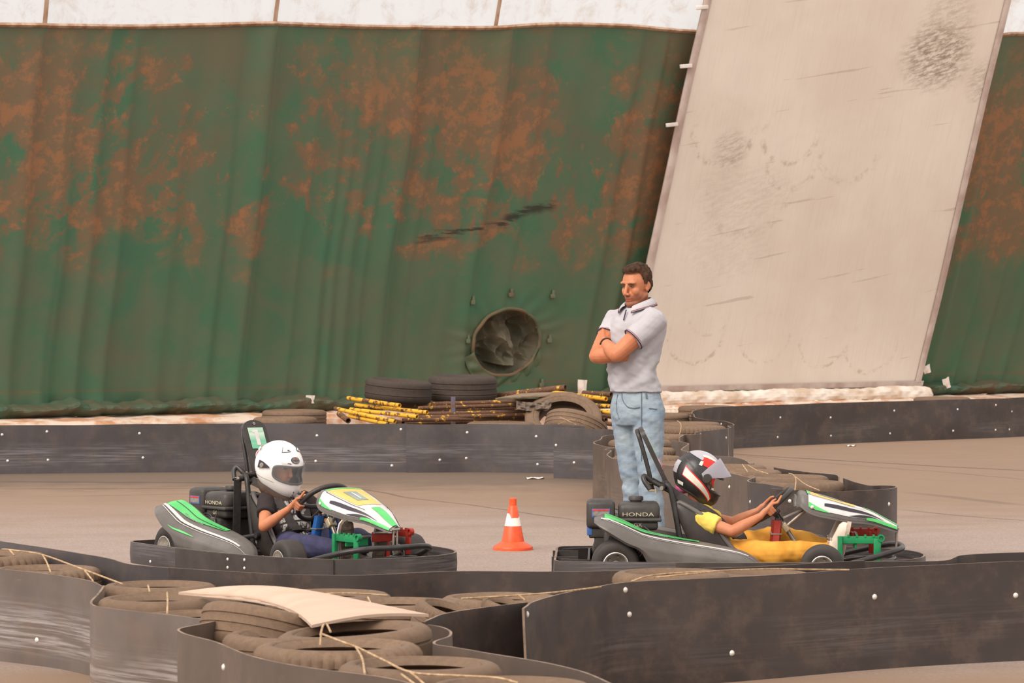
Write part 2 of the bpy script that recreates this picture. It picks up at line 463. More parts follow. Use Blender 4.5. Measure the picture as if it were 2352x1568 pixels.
WR = 760
wall = grid_uv('wall_back', lambda u, v: (lambda t: (lambda h: (wall_pt(t, h, wall_fold(t, h)), (t * WLEN, h)))(lerp(0.32, zb(t), v)))(lerp(-0.2, 1.3, u)), WR, 150, M_GREEN,
               skip=lambda w: ((w[0] - PORT_T * WLEN) / PORT_RX) ** 2 + ((w[1] - PORT_H) / PORT_RZ) ** 2 < 0.98)
tag(wall, kind='structure')
upper = grid_uv('wall_upper', lambda u, v: (lambda t: (lambda h: (wall_pt(t, h, 0.6 * wall_fold(t, h)), (t * WLEN, h)))(lerp(zb(t), 7.5, v)))(lerp(-0.2, 1.3, u)), 300, 40, M_MEMB)
tag(upper, kind='structure')
M_SEAM = pm('seam_tape', srgb(196, 164, 140), srgb(160, 118, 88), 3, 0.7, stretch=(3, 3, 1))
def strip(t0, t1, ha, hb, off, n=400):
    mb = MB()
    def fn(u, v):
        t = lerp(t0, t1, u); h = zb(t) + lerp(ha, hb, v)
        return wall_pt(t, h, wall_fold(t, h) * 0.9 + off * (0.35 + math.sin(math.pi * clamp(v))))
    return mb.grid(fn, n, 4)
tr1 = strip(-0.2, 1.3, -0.025, 0.022, 0.03).build('trim_1', M_SEAM); tag(tr1, kind='structure')
for xt in (102, 625, 1141):
    t, h = wall_solve(xt, 30)
    mb = MB().grid(lambda u, v: wall_pt(t + (u - 0.5) * 0.05 / WLEN, lerp(zb(t) + 0.02, 7.4, v), 0.6 * wall_fold(t, lerp(zb(t), 7.4, v)) + 0.012), 2, 40)
    mb.build('seam_strip', M_SEAM, upper)
# ragged hem of the green fabric, and the footing it is fixed to
def hem(u, v):
    t = lerp(-0.2, 1.3, u); s = t * WLEN
    up = 0.325 + 0.15 * v + 0.05 * noise.noise(Vector((s * 1.8, 0, 4))) * v + 0.035 * noise.noise(Vector((s * 7.0, 0, 1))) * v
    off = 0.10 + 0.10 * math.sin(math.pi * v) + 0.07 * noise.noise(Vector((s * 3.5, v * 1.2, 2))) + 0.03 * noise.noise(Vector((s * 12, v * 3, 8)))
    off *= lerp(1.0, 0.25, smooth(0.75, 1.0, v))
    return wall_pt(t, up, off)
M_HEM = pm('hem_fabric', srgb(60, 92, 70), srgb(98, 82, 62), 1.6, 0.6, bump=0.3)
MB().grid(hem, 620, 8).build('hem', M_HEM, wall, sharp=0)
M_FOOT = pm('footing_concrete', srgb(226, 204, 186), srgb(196, 140, 104), 3.0, 0.9, bump=0.3, a=0.42, b=0.62)
def footing(u, v):
    t = lerp(-0.2, 1.3, u); s = t * WLEN
    prof = [(0.62, 0.0), (0.60, 0.25), (0.52, 0.29), (0.0, 0.325)]
    o, h = prof[min(int(v * 3 + 0.5), 3)]
    return W0 + WD * t + WN * (o + 0.04 * noise.noise(Vector((s * 2, v * 3, 0)))) + Vector((0, 0, h + (0.02 * noise.noise(Vector((s * 5, v * 4, 3))) if h > 0 else 0)))
ft = MB().grid(footing, 300, 3).build('baseboard_back', M_FOOT); tag(ft, kind='structure')

# ---- round inflation port in the green wall
port = empty('ventilation_port', wall_pt(PORT_T, PORT_H))
tag(port, 'round port in the green wall stuffed with crumpled fabric', 'port')
PZ = (wall_pt(PORT_T, PORT_H + 0.1) - wall_pt(PORT_T, PORT_H - 0.1)).normalized()
PM = basis(Vector((0, 0, 0)), WT, PZ)          # local x along the wall, y up it, z towards the hall
if (PM.to_3x3() @ Vector((0, 0, 1))).dot(WN) < 0: PM = PM @ Matrix.Scale(-1, 4, (0, 0, 1))
def crumple(u, v):
    a = 2 * math.pi * u; r = v ** 0.8; x, y = r * math.cos(a), r * math.sin(a)
    d = -0.02 - 0.26 * (1 - r ** 4)
    rg = lambda q: 1 - abs(noise.noise(q)) * 2
    d += 0.11 * (1 - r ** 8) * (rg(Vector((x * 2.1 + 0.5 * y, y * 1.5, 1.7))) - 0.55) + 0.05 * (1 - r ** 8) * rg(Vector((x * 4.2, y * 4.0 - x, 6.7)))
    fx = x - 0.02 + 0.10 * y; wd = lerp(0.34, 0.16, smooth(-0.6, 0.75, y))
    flap = smooth(wd * 1.25, wd * 0.7, abs(fx)) * smooth(-0.72, -0.62, y) * smooth(0.95, 0.2, y)
    d = max(d, -0.40) + 0.24 * flap * (1 - 0.35 * abs(fx) / wd)
    return PM @ Vector((x * PORT_RX * 1.06, y * PORT_RZ * 1.06, d))
M_CRUMP = pm('port_fabric', srgb(116, 104, 84), srgb(90, 86, 68), 3, 0.6, bump=0.35, bscale=9, spec=0.4)
MB().grid(crumple, 120, 60).build('crumpled_fabric', M_CRUMP, port, sharp=0)
rp = [PM @ Vector((PORT_RX * math.cos(2 * math.pi * k / 72), PORT_RZ * math.sin(2 * math.pi * k / 72), 0.02 + 0.008 * math.sin(k * 0.9))) for k in range(72)]
MB().tube(rp, 0.020, 8, loop=True).build('rim', pm('port_rim', srgb(98, 98, 76), srgb(128, 96, 74), 4, 0.8, spec=0.15), port)
def skirtfold(u, v):
    a = math.pi * lerp(1.08, 1.95, u); r = lerp(1.0, 1.22, v)
    return PM @ Vector((PORT_RX * r * math.cos(a), PORT_RZ * r * math.sin(a) - 0.05 * v, 0.035 * (1 - v) + 0.012 * math.sin(u * 41 + v * 3) * math.sin(math.pi * v) + 0.012))
MB().grid(skirtfold, 60, 8).build('collar_fold', pm('port_collar', srgb(104, 112, 86), srgb(72, 96, 70), 5, 0.55), port, sharp=0)
M_TAB = pm('green_tab', srgb(96, 112, 84), srgb(112, 84, 62), 10, 0.6)
for x, y in [(1083, 694), (1170, 677), (1265, 680), (1072, 783), (1258, 782), (1240, 884)]:
    t, h = wall_solve(x, y); p = wall_pt(t, h, wall_fold(t, h) + 0.02) - port.location
    mb = MB().box((0, 0, 0), (0.055, 0.03, 0.05), bev=0.006).box((0, -0.01, 0.045), (0.03, 0.012, 0.05))
    mb.xf(Matrix.Translation(p) @ Matrix.Rotation(math.atan2(WT.y, WT.x), 4, 'Z')); mb.build('tab', M_TAB, port)

# ---- the big off-white panel hung over the green wall
ROWS = [(0, 1592, 2297), (200, 1546, 2247), (400, 1504, 2201), (590, 1464, 2158), (700, 1443, 2133), (865, 1412, 2094), (900, 1405, 2086)]
TAB_L = sorted([(wall_solve(xl, y)[1], wall_solve(xl, y)[0], wall_solve(xr, y)[0]) for y, xl, xr in ROWS] + [(wall_solve(1640, -300)[1], wall_solve(1655, -300)[0], wall_solve(2372, -300)[0])])
HP0 = wall_solve(1750, 884)[1]; HP1 = TAB_L[-1][0]
def panel_pt(u, h, off=0.0):
    tl, tr = interp(TAB_L, h); t = lerp(tl, tr, u); s = t * WLEN
    w = 0.035 * noise.noise(Vector((s * 0.55, h * 0.2, 12))) + 0.012 * noise.noise(Vector((s * 2.0, h * 0.5, 2)))
    return wall_pt(t, h, 0.16 + w + off), (s, h)
def panel_mat():
    t = NT('panel_canvas'); uv = t.coord('UV'); s = t.sep(uv)
    n = t.noise(uv, 0.8, 5); weave = t.noise(t.comb(t.math('MULTIPLY', s[0], 30), t.math('MULTIPLY', s[1], 1.2), 0), 1.5, 3)
    col = t.mix(t.ramp(n, 0.3, 0.7), srgb(243, 230, 217), srgb(234, 219, 205))
    col = t.mix(t.ramp(weave, 0.45, 0.7, 0, 0.12), col, srgb(200, 182, 168))
    dirt = t.ramp(t.noise(uv, 9, 8, 0.75), 0.46, 0.62)
    def at(x, y): a, h = wall_solve(x, y); return a * WLEN, h
    grey = srgb(168, 150, 130)
    for x, y, r, w, k in [(1578, 768, 0.34, 0.035, 0.5), (1738, 775, 0.30, 0.03, 0.4), (1870, 785, 0.30, 0.03, 0.42), (1980, 793, 0.33, 0.04, 0.5), (1640, 305, 0.36, 0.06, 0.5),
                          (1795, 310, 0.33, 0.05, 0.42), (1610, 720, 0.25, 0.03, 0.25), (1800, 375, 0.3, 0.06, 0.35), (1930, 350, 0.35, 0.06, 0.32), (1700, 440, 0.5, 0.08, 0.25)]:
        cx, cz = at(x, y)
        rr = t.math('SQRT', t.math('ADD', t.math('POWER', t.math('MULTIPLY', t.math('SUBTRACT', s[0], cx), 0.80), 2.0), t.math('POWER', t.math('SUBTRACT', s[1], cz), 2.0)))
        ring = t.ramp(t.math('ABSOLUTE', t.math('SUBTRACT', rr, r)), w, w * 0.2)
        part = t.ramp(t.math('ADD', t.math('MULTIPLY', t.math('SUBTRACT', cz, s[1]), 1.0 / r), t.math('MULTIPLY', t.noise(uv, 2.3 + k, 3), 1.2)), 0.25, 1.0, 0.15, 1.0)
        col = t.mix(t.math('MULTIPLY', t.math('MULTIPLY', ring, part), t.math('MULTIPLY', dirt, k)), col, grey)
    for x, y, rx, rz, k in [(2130, 135, 0.62, 0.42, 0.75), (2150, 80, 0.5, 0.6, 0.35), (2230, 190, 0.25, 0.3, 0.4), (1690, 440, 0.9, 0.35, 0.16), (1655, 345, 0.3, 0.25, 0.4), (1650, 560, 0.8, 0.5, 0.12)]:
        cx, cz = at(x, y)
        e = t.math('ADD', t.math('POWER', t.math('MULTIPLY', t.math('SUBTRACT', s[0], cx), 1 / rx), 2.0), t.math('POWER', t.math('MULTIPLY', t.math('SUBTRACT', s[1], cz), 1 / rz), 2.0))
        scr = t.ramp(t.noise(t.comb(t.math('MULTIPLY', s[0], 5), t.math('MULTIPLY', t.math('SUBTRACT', s[1], t.math('MULTIPLY', s[0], 0.3)), 16), 0), 1.4, 7, 0.75), 0.40, 0.62)
        col = t.mix(t.math('MULTIPLY', t.math('MULTIPLY', t.ramp(e, 1.25, 0.1), scr), k), col, srgb(142, 124, 104))
    lines = t.ramp(t.noise(t.comb(t.math('MULTIPLY', s[0], 0.5), t.math('MULTIPLY', t.math('SUBTRACT', s[1], t.math('MULTIPLY', s[0], 0.16)), 11), 3.0), 1.2, 4, 0.55), 0.665, 0.69, 0, 0.3)
    col = t.mix(lines, col, srgb(156, 132, 114))
    t.bump(weave, 0.06, 0.01)
    return t.done(col, 0.75, 0, 0.2)
panel = empty('tarpaulin_panel', wall_pt(*wall_solve(1750, 890)))
tag(panel, 'tall off-white tarpaulin panel hung over the green wall behind the standing man', 'tarpaulin')
PO = panel.location.copy()
def rel(fn):
    return lambda u, v: (lambda q: (q[0] - PO, q[1]))(fn(u, v))
grid_uv('sheet', rel(lambda u, v: panel_pt(u, lerp(HP0, HP1, v))), 90, 110, panel_mat(), panel)
M_PHEM = pm('panel_hem', srgb(214, 196, 186), srgb(186, 160, 150), 2.5, 0.7)
def edge_strip(u0, wd, off):
    return lambda a, b: (lambda h: (lambda q: q[0] - PO)(panel_pt(u0 + wd * (a - 0.5), h, off + 0.015 * math.sin(math.pi * a))))(lerp(HP0, HP1, b))
MB().grid(edge_strip(0.012, 0.024, 0.012), 4, 90).build('edge_hem', M_PHEM, panel)
MB().grid(edge_strip(0.993, 0.022, 0.012), 4, 90).build('edge_hem', M_PHEM, panel)
MB().grid(lambda a, b: panel_pt(lerp(-0.005, 1.012, a), HP0 + 0.065 * (b - 0.75), 0.018)[0] - PO, 60, 3).build('bottom_hem', M_PHEM, panel)
M_STRAP = pm('white_strap', srgb(238, 230, 224), srgb(214, 200, 190), 6, 0.6)
for x, y in [(1583, 20), (1546, 154), (1514, 288)]:
    t, h = wall_solve(x, y)
    MB().box((0, 0, 0), (0.17, 0.03, 0.045), bev=0.008).xf(Matrix.Translation(wall_pt(t, h, 0.22) - PO) @ Matrix.Rotation(math.atan2(WT.y, WT.x), 4, 'Z') @ Matrix.Rotation(-0.1, 4, 'Y')).build('strap', M_STRAP, panel)
def roll(u, v):
    uu = lerp(-0.01, 1.02, u); s = uu * 8.0
    a = 2 * math.pi * v
    r = 0.085 * (1 + 0.22 * noise.noise(Vector((s * 0.8, 0, 3)))) * smooth(0, 0.03, 1.0 - u + 0.006)
    r += 0.016 * noise.noise(Vector((s * 5.0 + 2 * math.cos(a), math.sin(a) * 2, 5))) + 0.012 * (1 - abs(noise.noise(Vector((s * 2.2 + 1.5 * math.cos(a), 1.5 * math.sin(a), 9))))) 
    p = panel_pt(uu, HP0 - 0.14, 0.16)[0]
    return p + WN * (r * 1.15 * math.cos(a)) + Vector((0, 0, r * math.sin(a) + 0.02 * noise.noise(Vector((s * 0.9, 1, 1))))) - PO
M_ROLL = pm('skirt_cloth', srgb(240, 229, 218), srgb(208, 184, 162), 3.0, 0.8, bump=0.35, bscale=22)
MB().grid(roll, 260, 18).build('skirt_roll', M_ROLL, panel, sharp=0)
def flap(u, v):
    uu = lerp(-0.02, 1.025, u); s = uu * 8
    p = panel_pt(uu, HP0 - 0.20, 0.0)[0]; off = lerp(0.25, 0.55, v) + 0.05 * noise.noise(Vector((s * 2, v * 2, 3)))
    z = lerp(0.0, -0.10, v ** 1.5) + 0.03 * noise.noise(Vector((s * 4, v * 3, 1))) + 0.015 * noise.noise(Vector((s * 14, v * 5, 4)))
    return p + WN * off + Vector((0, 0, z)) - PO
MB().grid(flap, 260, 8).build('skirt_flap', M_ROLL, panel, sharp=0)

# ---- paper tags fixed to the foot of the wall
M_PAPER = pm('white_tag', srgb(236, 222, 212), srgb(200, 170, 150), 9, 0.8, a=0.5, b=0.75)
for (x, y, w, h, rot, lab) in [(694, 916, .11, .085, 0.05, 'white paper tag on green wall above the two tyres near the left kart'), (1318, 887, .13, .155, 0.06, 'largest white paper tag on green wall above the pipe pile'),
                               (1396, 893, .10, .075, -0.1, 'white paper tag half hidden behind the standing man'), (2109, 847, .12, .10, -0.25, 'white paper tag at the lower right corner of the tarpaulin panel'),
                               (2154, 879, .115, .13, -0.3, 'tilted white paper tag right of the tarpaulin, near the barrier')]:
    t, hh = wall_solve(x, y); p = wall_pt(t, hh, 0.16)
    mb = MB().grid(lambda u, v: Vector(((u - .5) * w, 0.012 * math.sin(u * 7 + v * 2), (v - .5) * h)), 8, 6)
    mb.grid(lambda u, v: Vector(((u - .5) * w, 0.012 * math.sin(u * 7 + v * 2) + 0.003, (v - .5) * h)), 8, 6)
    o = mb.build('paper_tag', M_PAPER, sharp=0)
    o.location = p; o.rotation_euler = (0, rot, math.atan2(WT.y, WT.x)); tag(o, lab, 'tag', 'paper tags at the foot of the wall')

# ================================================================== plastic barrier sheets
def sheet_mat(name, c1, c2, scuff, k=0.5, rough=0.42, seed=0.0, dusty=0.25, cover=0.38):
    t = NT(name); uv = t.coord('UV'); s = t.sep(uv)
    n = t.noise(t.comb(s[0], t.math('MULTIPLY', s[1], 0.6), seed), 2.2, 5)
    col = t.mix(t.ramp(n, 0.3, 0.7), c1, c2)
    lin = t.noise(t.comb(t.math('MULTIPLY', s[0], 1.2), t.math('MULTIPLY', s[1], 45), seed), 1.6, 6, 0.7)
    where = t.noise(t.comb(t.math('MULTIPLY', s[0], 0.9), t.math('MULTIPLY', s[1], 2.5), seed + 4), 1.3, 3)
    band = t.math('MULTIPLY', t.ramp(s[1], 0.03, 0.10), t.ramp(s[1], 0.30, 0.16))
    w = t.math('MULTIPLY', t.ramp(lin, 0.42, 0.62), t.math('MULTIPLY', t.ramp(where, cover, cover + 0.2), band))
    col = t.mix(t.math('MULTIPLY', w, k), col, scuff)
    d = t.math('MULTIPLY', t.ramp(t.noise(t.comb(s[0], s[1], seed + 9), 5.5, 7, 0.7), 0.45, 0.68), dusty)
    col = t.mix(d, col, srgb(126, 102, 84))
    scr = t.ramp(t.noise(t.comb(t.math('MULTIPLY', t.math('ADD', s[0], t.math('MULTIPLY', s[1], 1.5)), 1.4), t.math('MULTIPLY', t.math('SUBTRACT', s[1], t.math('MULTIPLY', s[0], 0.12)), 26), seed + 2), 1.4, 4, 0.6), 0.69, 0.73, 0, 0.3)
    col = t.mix(scr, col, scuff)
    t.bump(lin, 0.05, 0.003)
    r = t.ramp(n, 0.3, 0.7, rough - 0.06, rough + 0.1)
    return t.done(col, r, 0, 0.45)
M_SH_DARK = sheet_mat('black_sheet', srgb(59, 50, 48), srgb(70, 60, 56), srgb(104, 96, 94), 0.5, 0.45, 1.0)
M_SH_GREY = sheet_mat('grey_sheet', srgb(82, 76, 78), srgb(70, 64, 64), srgb(134, 128, 130), 0.65, 0.42, 5.0, 0.2)
M_SH_PALE = sheet_mat('pale_sheet', srgb(110, 100, 95), srgb(94, 83, 77), srgb(172, 163, 160), 0.75, 0.32, 8.0, 0.3, 0.24)
M_SH_BROWN = sheet_mat('brown_sheet', srgb(98, 85, 77), srgb(86, 73, 65), srgb(124, 112, 104), 0.4, 0.40, 12.0, 0.3)
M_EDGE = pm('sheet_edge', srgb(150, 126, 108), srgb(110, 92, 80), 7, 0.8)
M_BOLT = pm('bolt_head', srgb(232, 226, 218), srgb(190, 180, 168), 30, 0.4, metal=0.2)
BOLT = None
SHEETS, PLACED = [], []
def fit(c, R):
    """move a flat tyre clear of the sheets and of the tyres already lying there; shrink it if it is wedged"""
    c = Vector((c.x, c.y, 0)); R0 = R
    for it in range(90):
        push = Vector((0, 0, 0)); worst = 0
        for x, y in SHEETS:
            dx, dy = c.x - x, c.y - y; q = dx * dx + dy * dy; lim = R + 0.022
            if q < lim * lim:
                q = math.sqrt(max(q, 1e-9)); e = lim - q; push += Vector((dx / q, dy / q, 0)) * e * 0.25; worst = max(worst, e)
        for pc, pr in PLACED:
            dx, dy = c.x - pc.x, c.y - pc.y; q = math.hypot(dx, dy); lim = R + pr + 0.004
            if 1e-6 < q < lim: e = lim - q; push += Vector((dx / q, dy / q, 0)) * e * 0.5; worst = max(worst, e)
        if worst < 0.004: break
        if push.length > 0.04: push = push.normalized() * 0.04
        c += push
        if it > 12 and R > R0 * 0.80: R *= 0.995
    PLACED.append((c, R)); return c, R
def bolt_mesh():
    global BOLT
    if BOLT is None:
        BOLT = MB().lathe([(0.0001, 0.008), (0.006, 0.0072), (0.011, 0.004), (0.013, 0.0)], 12).mesh('bolt')
        BOLT.materials.append(M_BOLT)
    return BOLT
def sheet(label, px, h, mat, bolts=(), n=8, wob=0.006, group='plastic barrier sheets', seed=0, th=0.009, flip=False, hs=None):
    """px: top edge as seen; the sheet stands on the ground below it"""
    H = hs or [h] * len(px)
    top = [G(x, y, hh) for (x, y), hh in zip(px, H)]
    ctr = catmull([(p.x, p.y, hh) for p, hh in zip(top, H)], n)
    o0 = Vector((ctr[0].x, ctr[0].y, 0))
    for q0, q1 in zip(ctr[:-1], ctr[1:]):
        for k in range(4): SHEETS.append(((q0.lerp(q1, k / 4)).x, (q0.lerp(q1, k / 4)).y))
    L = [0.0]
    for a, b in zip(ctr[:-1], ctr[1:]): L.append(L[-1] + math.hypot(b.x - a.x, b.y - a.y))
    vs, uv, fs, mi = [], [], [], []
    m = len(ctr); rows = 6
    def nrm(i):
        d = ctr[min(i + 1, m - 1)] - ctr[max(i - 1, 0)]; q = Vector((d.y, -d.x, 0))
        return q.normalized() if q.length > 1e-9 else Vector((0, -1, 0))
    idx = {}
    for side in (0, 1):
        for i in range(m):
            q = nrm(i)
            for r in range(rows + 1):
                z = ctr[i].z * r / rows
                if r == rows: z += wob * noise.noise(Vector((L[i] * 1.7, seed, 1)))
                bul = 0.012 * noise.noise(Vector((L[i] * 1.3, z * 3, seed + 5)))
                p = Vector((ctr[i].x, ctr[i].y, z)) + q * (bul + (th / 2 if side == 0 else -th / 2)) - o0
                idx[(side, i, r)] = len(vs); vs.append(tuple(p)); uv.append((L[i], z))
    for i in range(m - 1):
        for r in range(rows):
            fs.append((idx[0, i, r], idx[0, i + 1, r], idx[0, i + 1, r + 1], idx[0, i, r + 1])); mi.append(0)
            fs.append((idx[1, i, r], idx[1, i, r + 1], idx[1, i + 1, r + 1], idx[1, i + 1, r])); mi.append(0)
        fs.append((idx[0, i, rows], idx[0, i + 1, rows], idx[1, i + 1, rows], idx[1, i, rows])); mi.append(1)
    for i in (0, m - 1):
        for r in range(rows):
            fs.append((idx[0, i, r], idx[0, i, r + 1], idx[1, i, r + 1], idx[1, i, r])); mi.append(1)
    me = bpy.data.meshes.new('barrier_sheet'); me.from_pydata(vs, [], fs)
    lay = me.uv_layers.new(name='UVMap'); flat = []
    for f in fs:
        for k in f: flat += uv[k]
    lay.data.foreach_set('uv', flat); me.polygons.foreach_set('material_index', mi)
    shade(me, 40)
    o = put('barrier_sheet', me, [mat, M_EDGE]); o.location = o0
    tag(o, label, 'barrier', group)
    for bx, by in bolts:
        best = None
        for i in range(m):
            p = ctr[i]; qx, _ = project((p.x, p.y, p.z * 0.5))
            e = abs(qx - bx)
            if best is None or e < best[0]: best = (e, i)
        i = best[1]; p = ctr[i]; d = ray(bx, by); z = CAM_H + d.z * (p.y / d.y)
        z = clamp(z, 0.03, p.z - 0.03); q = nrm(i)
        if q.y > 0: q = -q
        b = bpy.data.objects.new('bolt', bolt_mesh()); C.objects.link(b); b.parent = o
        bul = 0.012 * noise.noise(Vector((L[i] * 1.3, z * 3, seed + 5)))
        s = -1 if (nrm(i) - q).length > 0.1 else 1
        X = p.y * (bx - 1176) / F_PX
        along = Vector((ctr[min(i + 1, m - 1)].x - ctr[max(i - 1, 0)].x, ctr[min(i + 1, m - 1)].y - ctr[max(i - 1, 0)].y, 0)).normalized()
        dx = clamp((X - p.x) / along.x if abs(along.x) > 0.3 else 0, -0.15, 0.15)
        b.location = Vector((p.x, p.y, z)) + along * dx + q * (th / 2 + bul * s - 0.001) - o0
        b.rotation_euler = q.to_track_quat('Z', 'Y').to_euler()
    return o
NEAR = 'sheets of the near barrier'; FAR = 'sheets of the far barrier'; PEN = 'sheets of the tongue between the tracks'
# near barrier, front face
sheet('pale scuffed barrier sheet at the left edge of the near barrier', [(-600, 1252), (-140, 1291), (-60, 1299), (0, 1307), (102, 1317), (160, 1325), (211, 1335), (236, 1345)], .392, M_SH_PALE, [(86, 1470)], group=NEAR, seed=1)
sheet('barrier sheet bent round a corner at the left of the pale board', [(237, 1344), (219, 1366), (209, 1380), (214, 1388), (236, 1393.5), (311, 1403), (386, 1411), (451, 1420), (491, 1425)], .40, M_SH_PALE, group=NEAR, seed=2)
sheet('foremost barrier sheet curling round the tyres at bottom centre', [(493, 1426), (451, 1434), (419, 1440), (407, 1446), (419, 1454), (445, 1461), (498, 1473), (536, 1489), (573, 1505), (620, 1518), (655, 1525), (719, 1534), (834, 1547), (920, 1562), (1010, 1590)], .42, M_SH_BROWN, [(520, 1532)], group=NEAR, seed=3)
sheet('narrow S-curved barrier sheet right of the bottom centre tyres', [(985, 1434), (1002, 1436), (1020, 1440), (1033, 1448), (1027, 1459), (1004, 1468), (994, 1475), (1003, 1482), (1040, 1488), (1117, 1500), (1193, 1510), (1257, 1520), (1308, 1532), (1349, 1546), (1400, 1572), (1450, 1600)], .42, M_SH_BROWN, group=NEAR, seed=4)
sheet('short dark barrier sheet just left of the widest near sheet', [(972, 1428), (990, 1419), (1015, 1409), (1066, 1400), (1142, 1391), (1209, 1384)], .42, M_SH_DARK, group=NEAR, seed=5)
sheet('widest black barrier sheet filling the lower right corner', [(1204, 1397), (1212, 1390), (1226, 1380), (1270, 1368), (1359, 1350), (1436, 1337), (1643, 1327), (1942, 1308), (2149, 1297), (2352, 1289), (2560, 1282), (3000, 1268)], .425, M_SH_DARK,
      [(1443, 1411), (1678, 1499), (2010, 1371), (2333, 1367), (1210, 1407), (1434, 1337)], group=NEAR, seed=6)
# near barrier, rear face
sheet('rear sheet of the near barrier at far left', [(-600, 1176), (-160, 1222), (-60, 1233), (0, 1241), (85, 1256), (160, 1266), (238, 1277), (289, 1293), (330, 1298), (391, 1303)], .42, M_SH_GREY, group=NEAR, seed=7)
sheet('long rear sheet of the near barrier below both karts', [(388, 1303), (470, 1308), (544, 1312), (640, 1318), (740, 1320), (836, 1320), (965, 1314), (1057, 1311), (1244, 1312), (1363, 1312), (1500, 1308), (1724, 1299), (1985, 1289)], .42, M_SH_DARK, group=NEAR, seed=8)
sheet('rear sheet of the near barrier at far right', [(1983, 1289), (2100, 1287), (2169, 1285), (2190, 1280), (2210, 1275), (2290, 1270), (2352, 1268), (2520, 1263), (3000, 1251)], .42, M_SH_DARK, group=NEAR, seed=9)
# far barrier
sheet('long grey far barrier sheet left of the seam behind the white helmet', [(-700, 983), (-150, 978), (0, 976.5), (200, 975), (400, 973.5), (600, 972), (800, 973), (934, 973.5)], .425, M_SH_GREY,
      [(4, 998), (107, 991), (320, 995), (611, 998), (728, 1000), (921, 986), (17, 1058), (110, 1056), (328, 1051), (725, 1059)], group=FAR, seed=10)
sheet('grey far barrier sheet below the pipe pile', [(933, 974), (1000, 974), (1100, 973.5), (1244, 975), (1300, 976.5), (1344, 978.5)], .425, M_SH_GREY, [(1073, 993), (1232, 1002), (1010, 1056), (900, 1069), (1071, 1052), (1235, 1066)], group=FAR, seed=11)
sheet('overlapping grey far barrier sheet just left of the standing man', [(1272, 982), (1310, 983), (1346, 984), (1389, 985), (1411, 987.5), (1440, 996)], .43, M_SH_GREY, [(1278, 1022), (1320, 1062)], group=FAR, seed=12)
sheet('long black far barrier sheet under the tarpaulin panel', [(1672, 983), (1679, 981), (1673, 978), (1685, 975), (1663, 967), (1605, 960), (1592, 951), (1590, 947.5), (1600, 941), (1640, 935), (1690, 932.5), (1850, 927), (2050, 921), (2230, 916.5), (2316, 914)], .43, M_SH_DARK,
      [(1656, 955), (1793, 959), (1908, 959), (2054, 943), (2200, 940), (2287, 930), (1786, 1004), (1910, 1001), (2043, 995), (2188, 989), (2287, 987)], group=FAR, seed=13)
sheet('black far barrier sheet at the right edge below the green wall', [(2316, 914), (2352, 912.5), (2560, 906), (3100, 892)], .43, M_SH_DARK, [(2324, 945), (2318, 986)], group=FAR, seed=14)
# the tongue of tyres between the two tracks
sheet('brown wavy barrier sheet just behind the standing man\'s legs', [(1413, 997), (1386, 1002), (1381, 1005), (1374, 1011), (1363, 1016.5), (1374, 1021.6), (1394, 1026), (1440, 1029)], .43, M_SH_BROWN, [(1382, 1060), (1386, 1128)], group=PEN, seed=15)
sheet('brown barrier sheet running from the man\'s legs to behind the dark helmet', [(1410, 1029), (1389, 1032), (1402, 1035), (1396, 1043), (1405, 1051), (1425, 1054), (1470, 1061), (1519, 1066), (1551, 1069), (1600, 1076), (1657, 1083), (1681, 1087), (1728, 1098)], .43, M_SH_BROWN, [(1679, 1118)], group=PEN, seed=16)
sheet('short grey barrier sheet with a hooked edge left of the tongue\'s tip', [(1735, 1096), (1727, 1098.5), (1720, 1103), (1732, 1107.6), (1765, 1112), (1800, 1117.5)], .43, M_SH_GREY, [(1725, 1152)], group=PEN, seed=17)
sheet('black barrier sheet wrapped round the tip of the tongue', [(1772, 1121), (1802, 1123.5), (1898, 1127), (1983, 1126), (2036, 1123), (2057, 1118.5), (2051, 1115.5), (2025, 1114.7), (1997, 1115), (1975, 1110), (1959, 1105), (1938, 1098)], .43, M_SH_DARK, [(1816, 1150), (2040, 1157)], group=PEN, seed=18)
sheet('thin grey barrier sheet along the far side of the tongue\'s front tyres', [(1927, 1095), (1924, 1092), (1905, 1089), (1864, 1085), (1834, 1080), (1808, 1077), (1781, 1073)], .43, M_SH_DARK, group=PEN, seed=19)
sheet('pale grey barrier sheet right of the dark helmet', [(1732, 1063), (1721, 1064), (1706, 1054), (1685, 1049), (1650, 1046.5), (1621, 1045), (1585, 1043)], .43, M_SH_PALE, group=PEN, seed=20)
sheet('small grey zigzag barrier sheet above the dark helmet', [(1543, 1011), (1562, 1014), (1581.5, 1019), (1565, 1031), (1580, 1038), (1576, 1042)], .43, M_SH_PALE, group=PEN, seed=21)
sheet('narrow brown barrier sheet above the zigzag sheet', [(1559, 1004.6), (1564, 1001), (1571, 998), (1588, 998), (1607, 997), (1609, 994)], .43, M_SH_BROWN, group=PEN, seed=22)
sheet('dark barrier sheet bulging at the root of the tongue', [(1596, 993), (1610, 990), (1640, 987), (1672, 983.5)], .43, M_SH_DARK, [(1667, 1005)], group=PEN, seed=23)

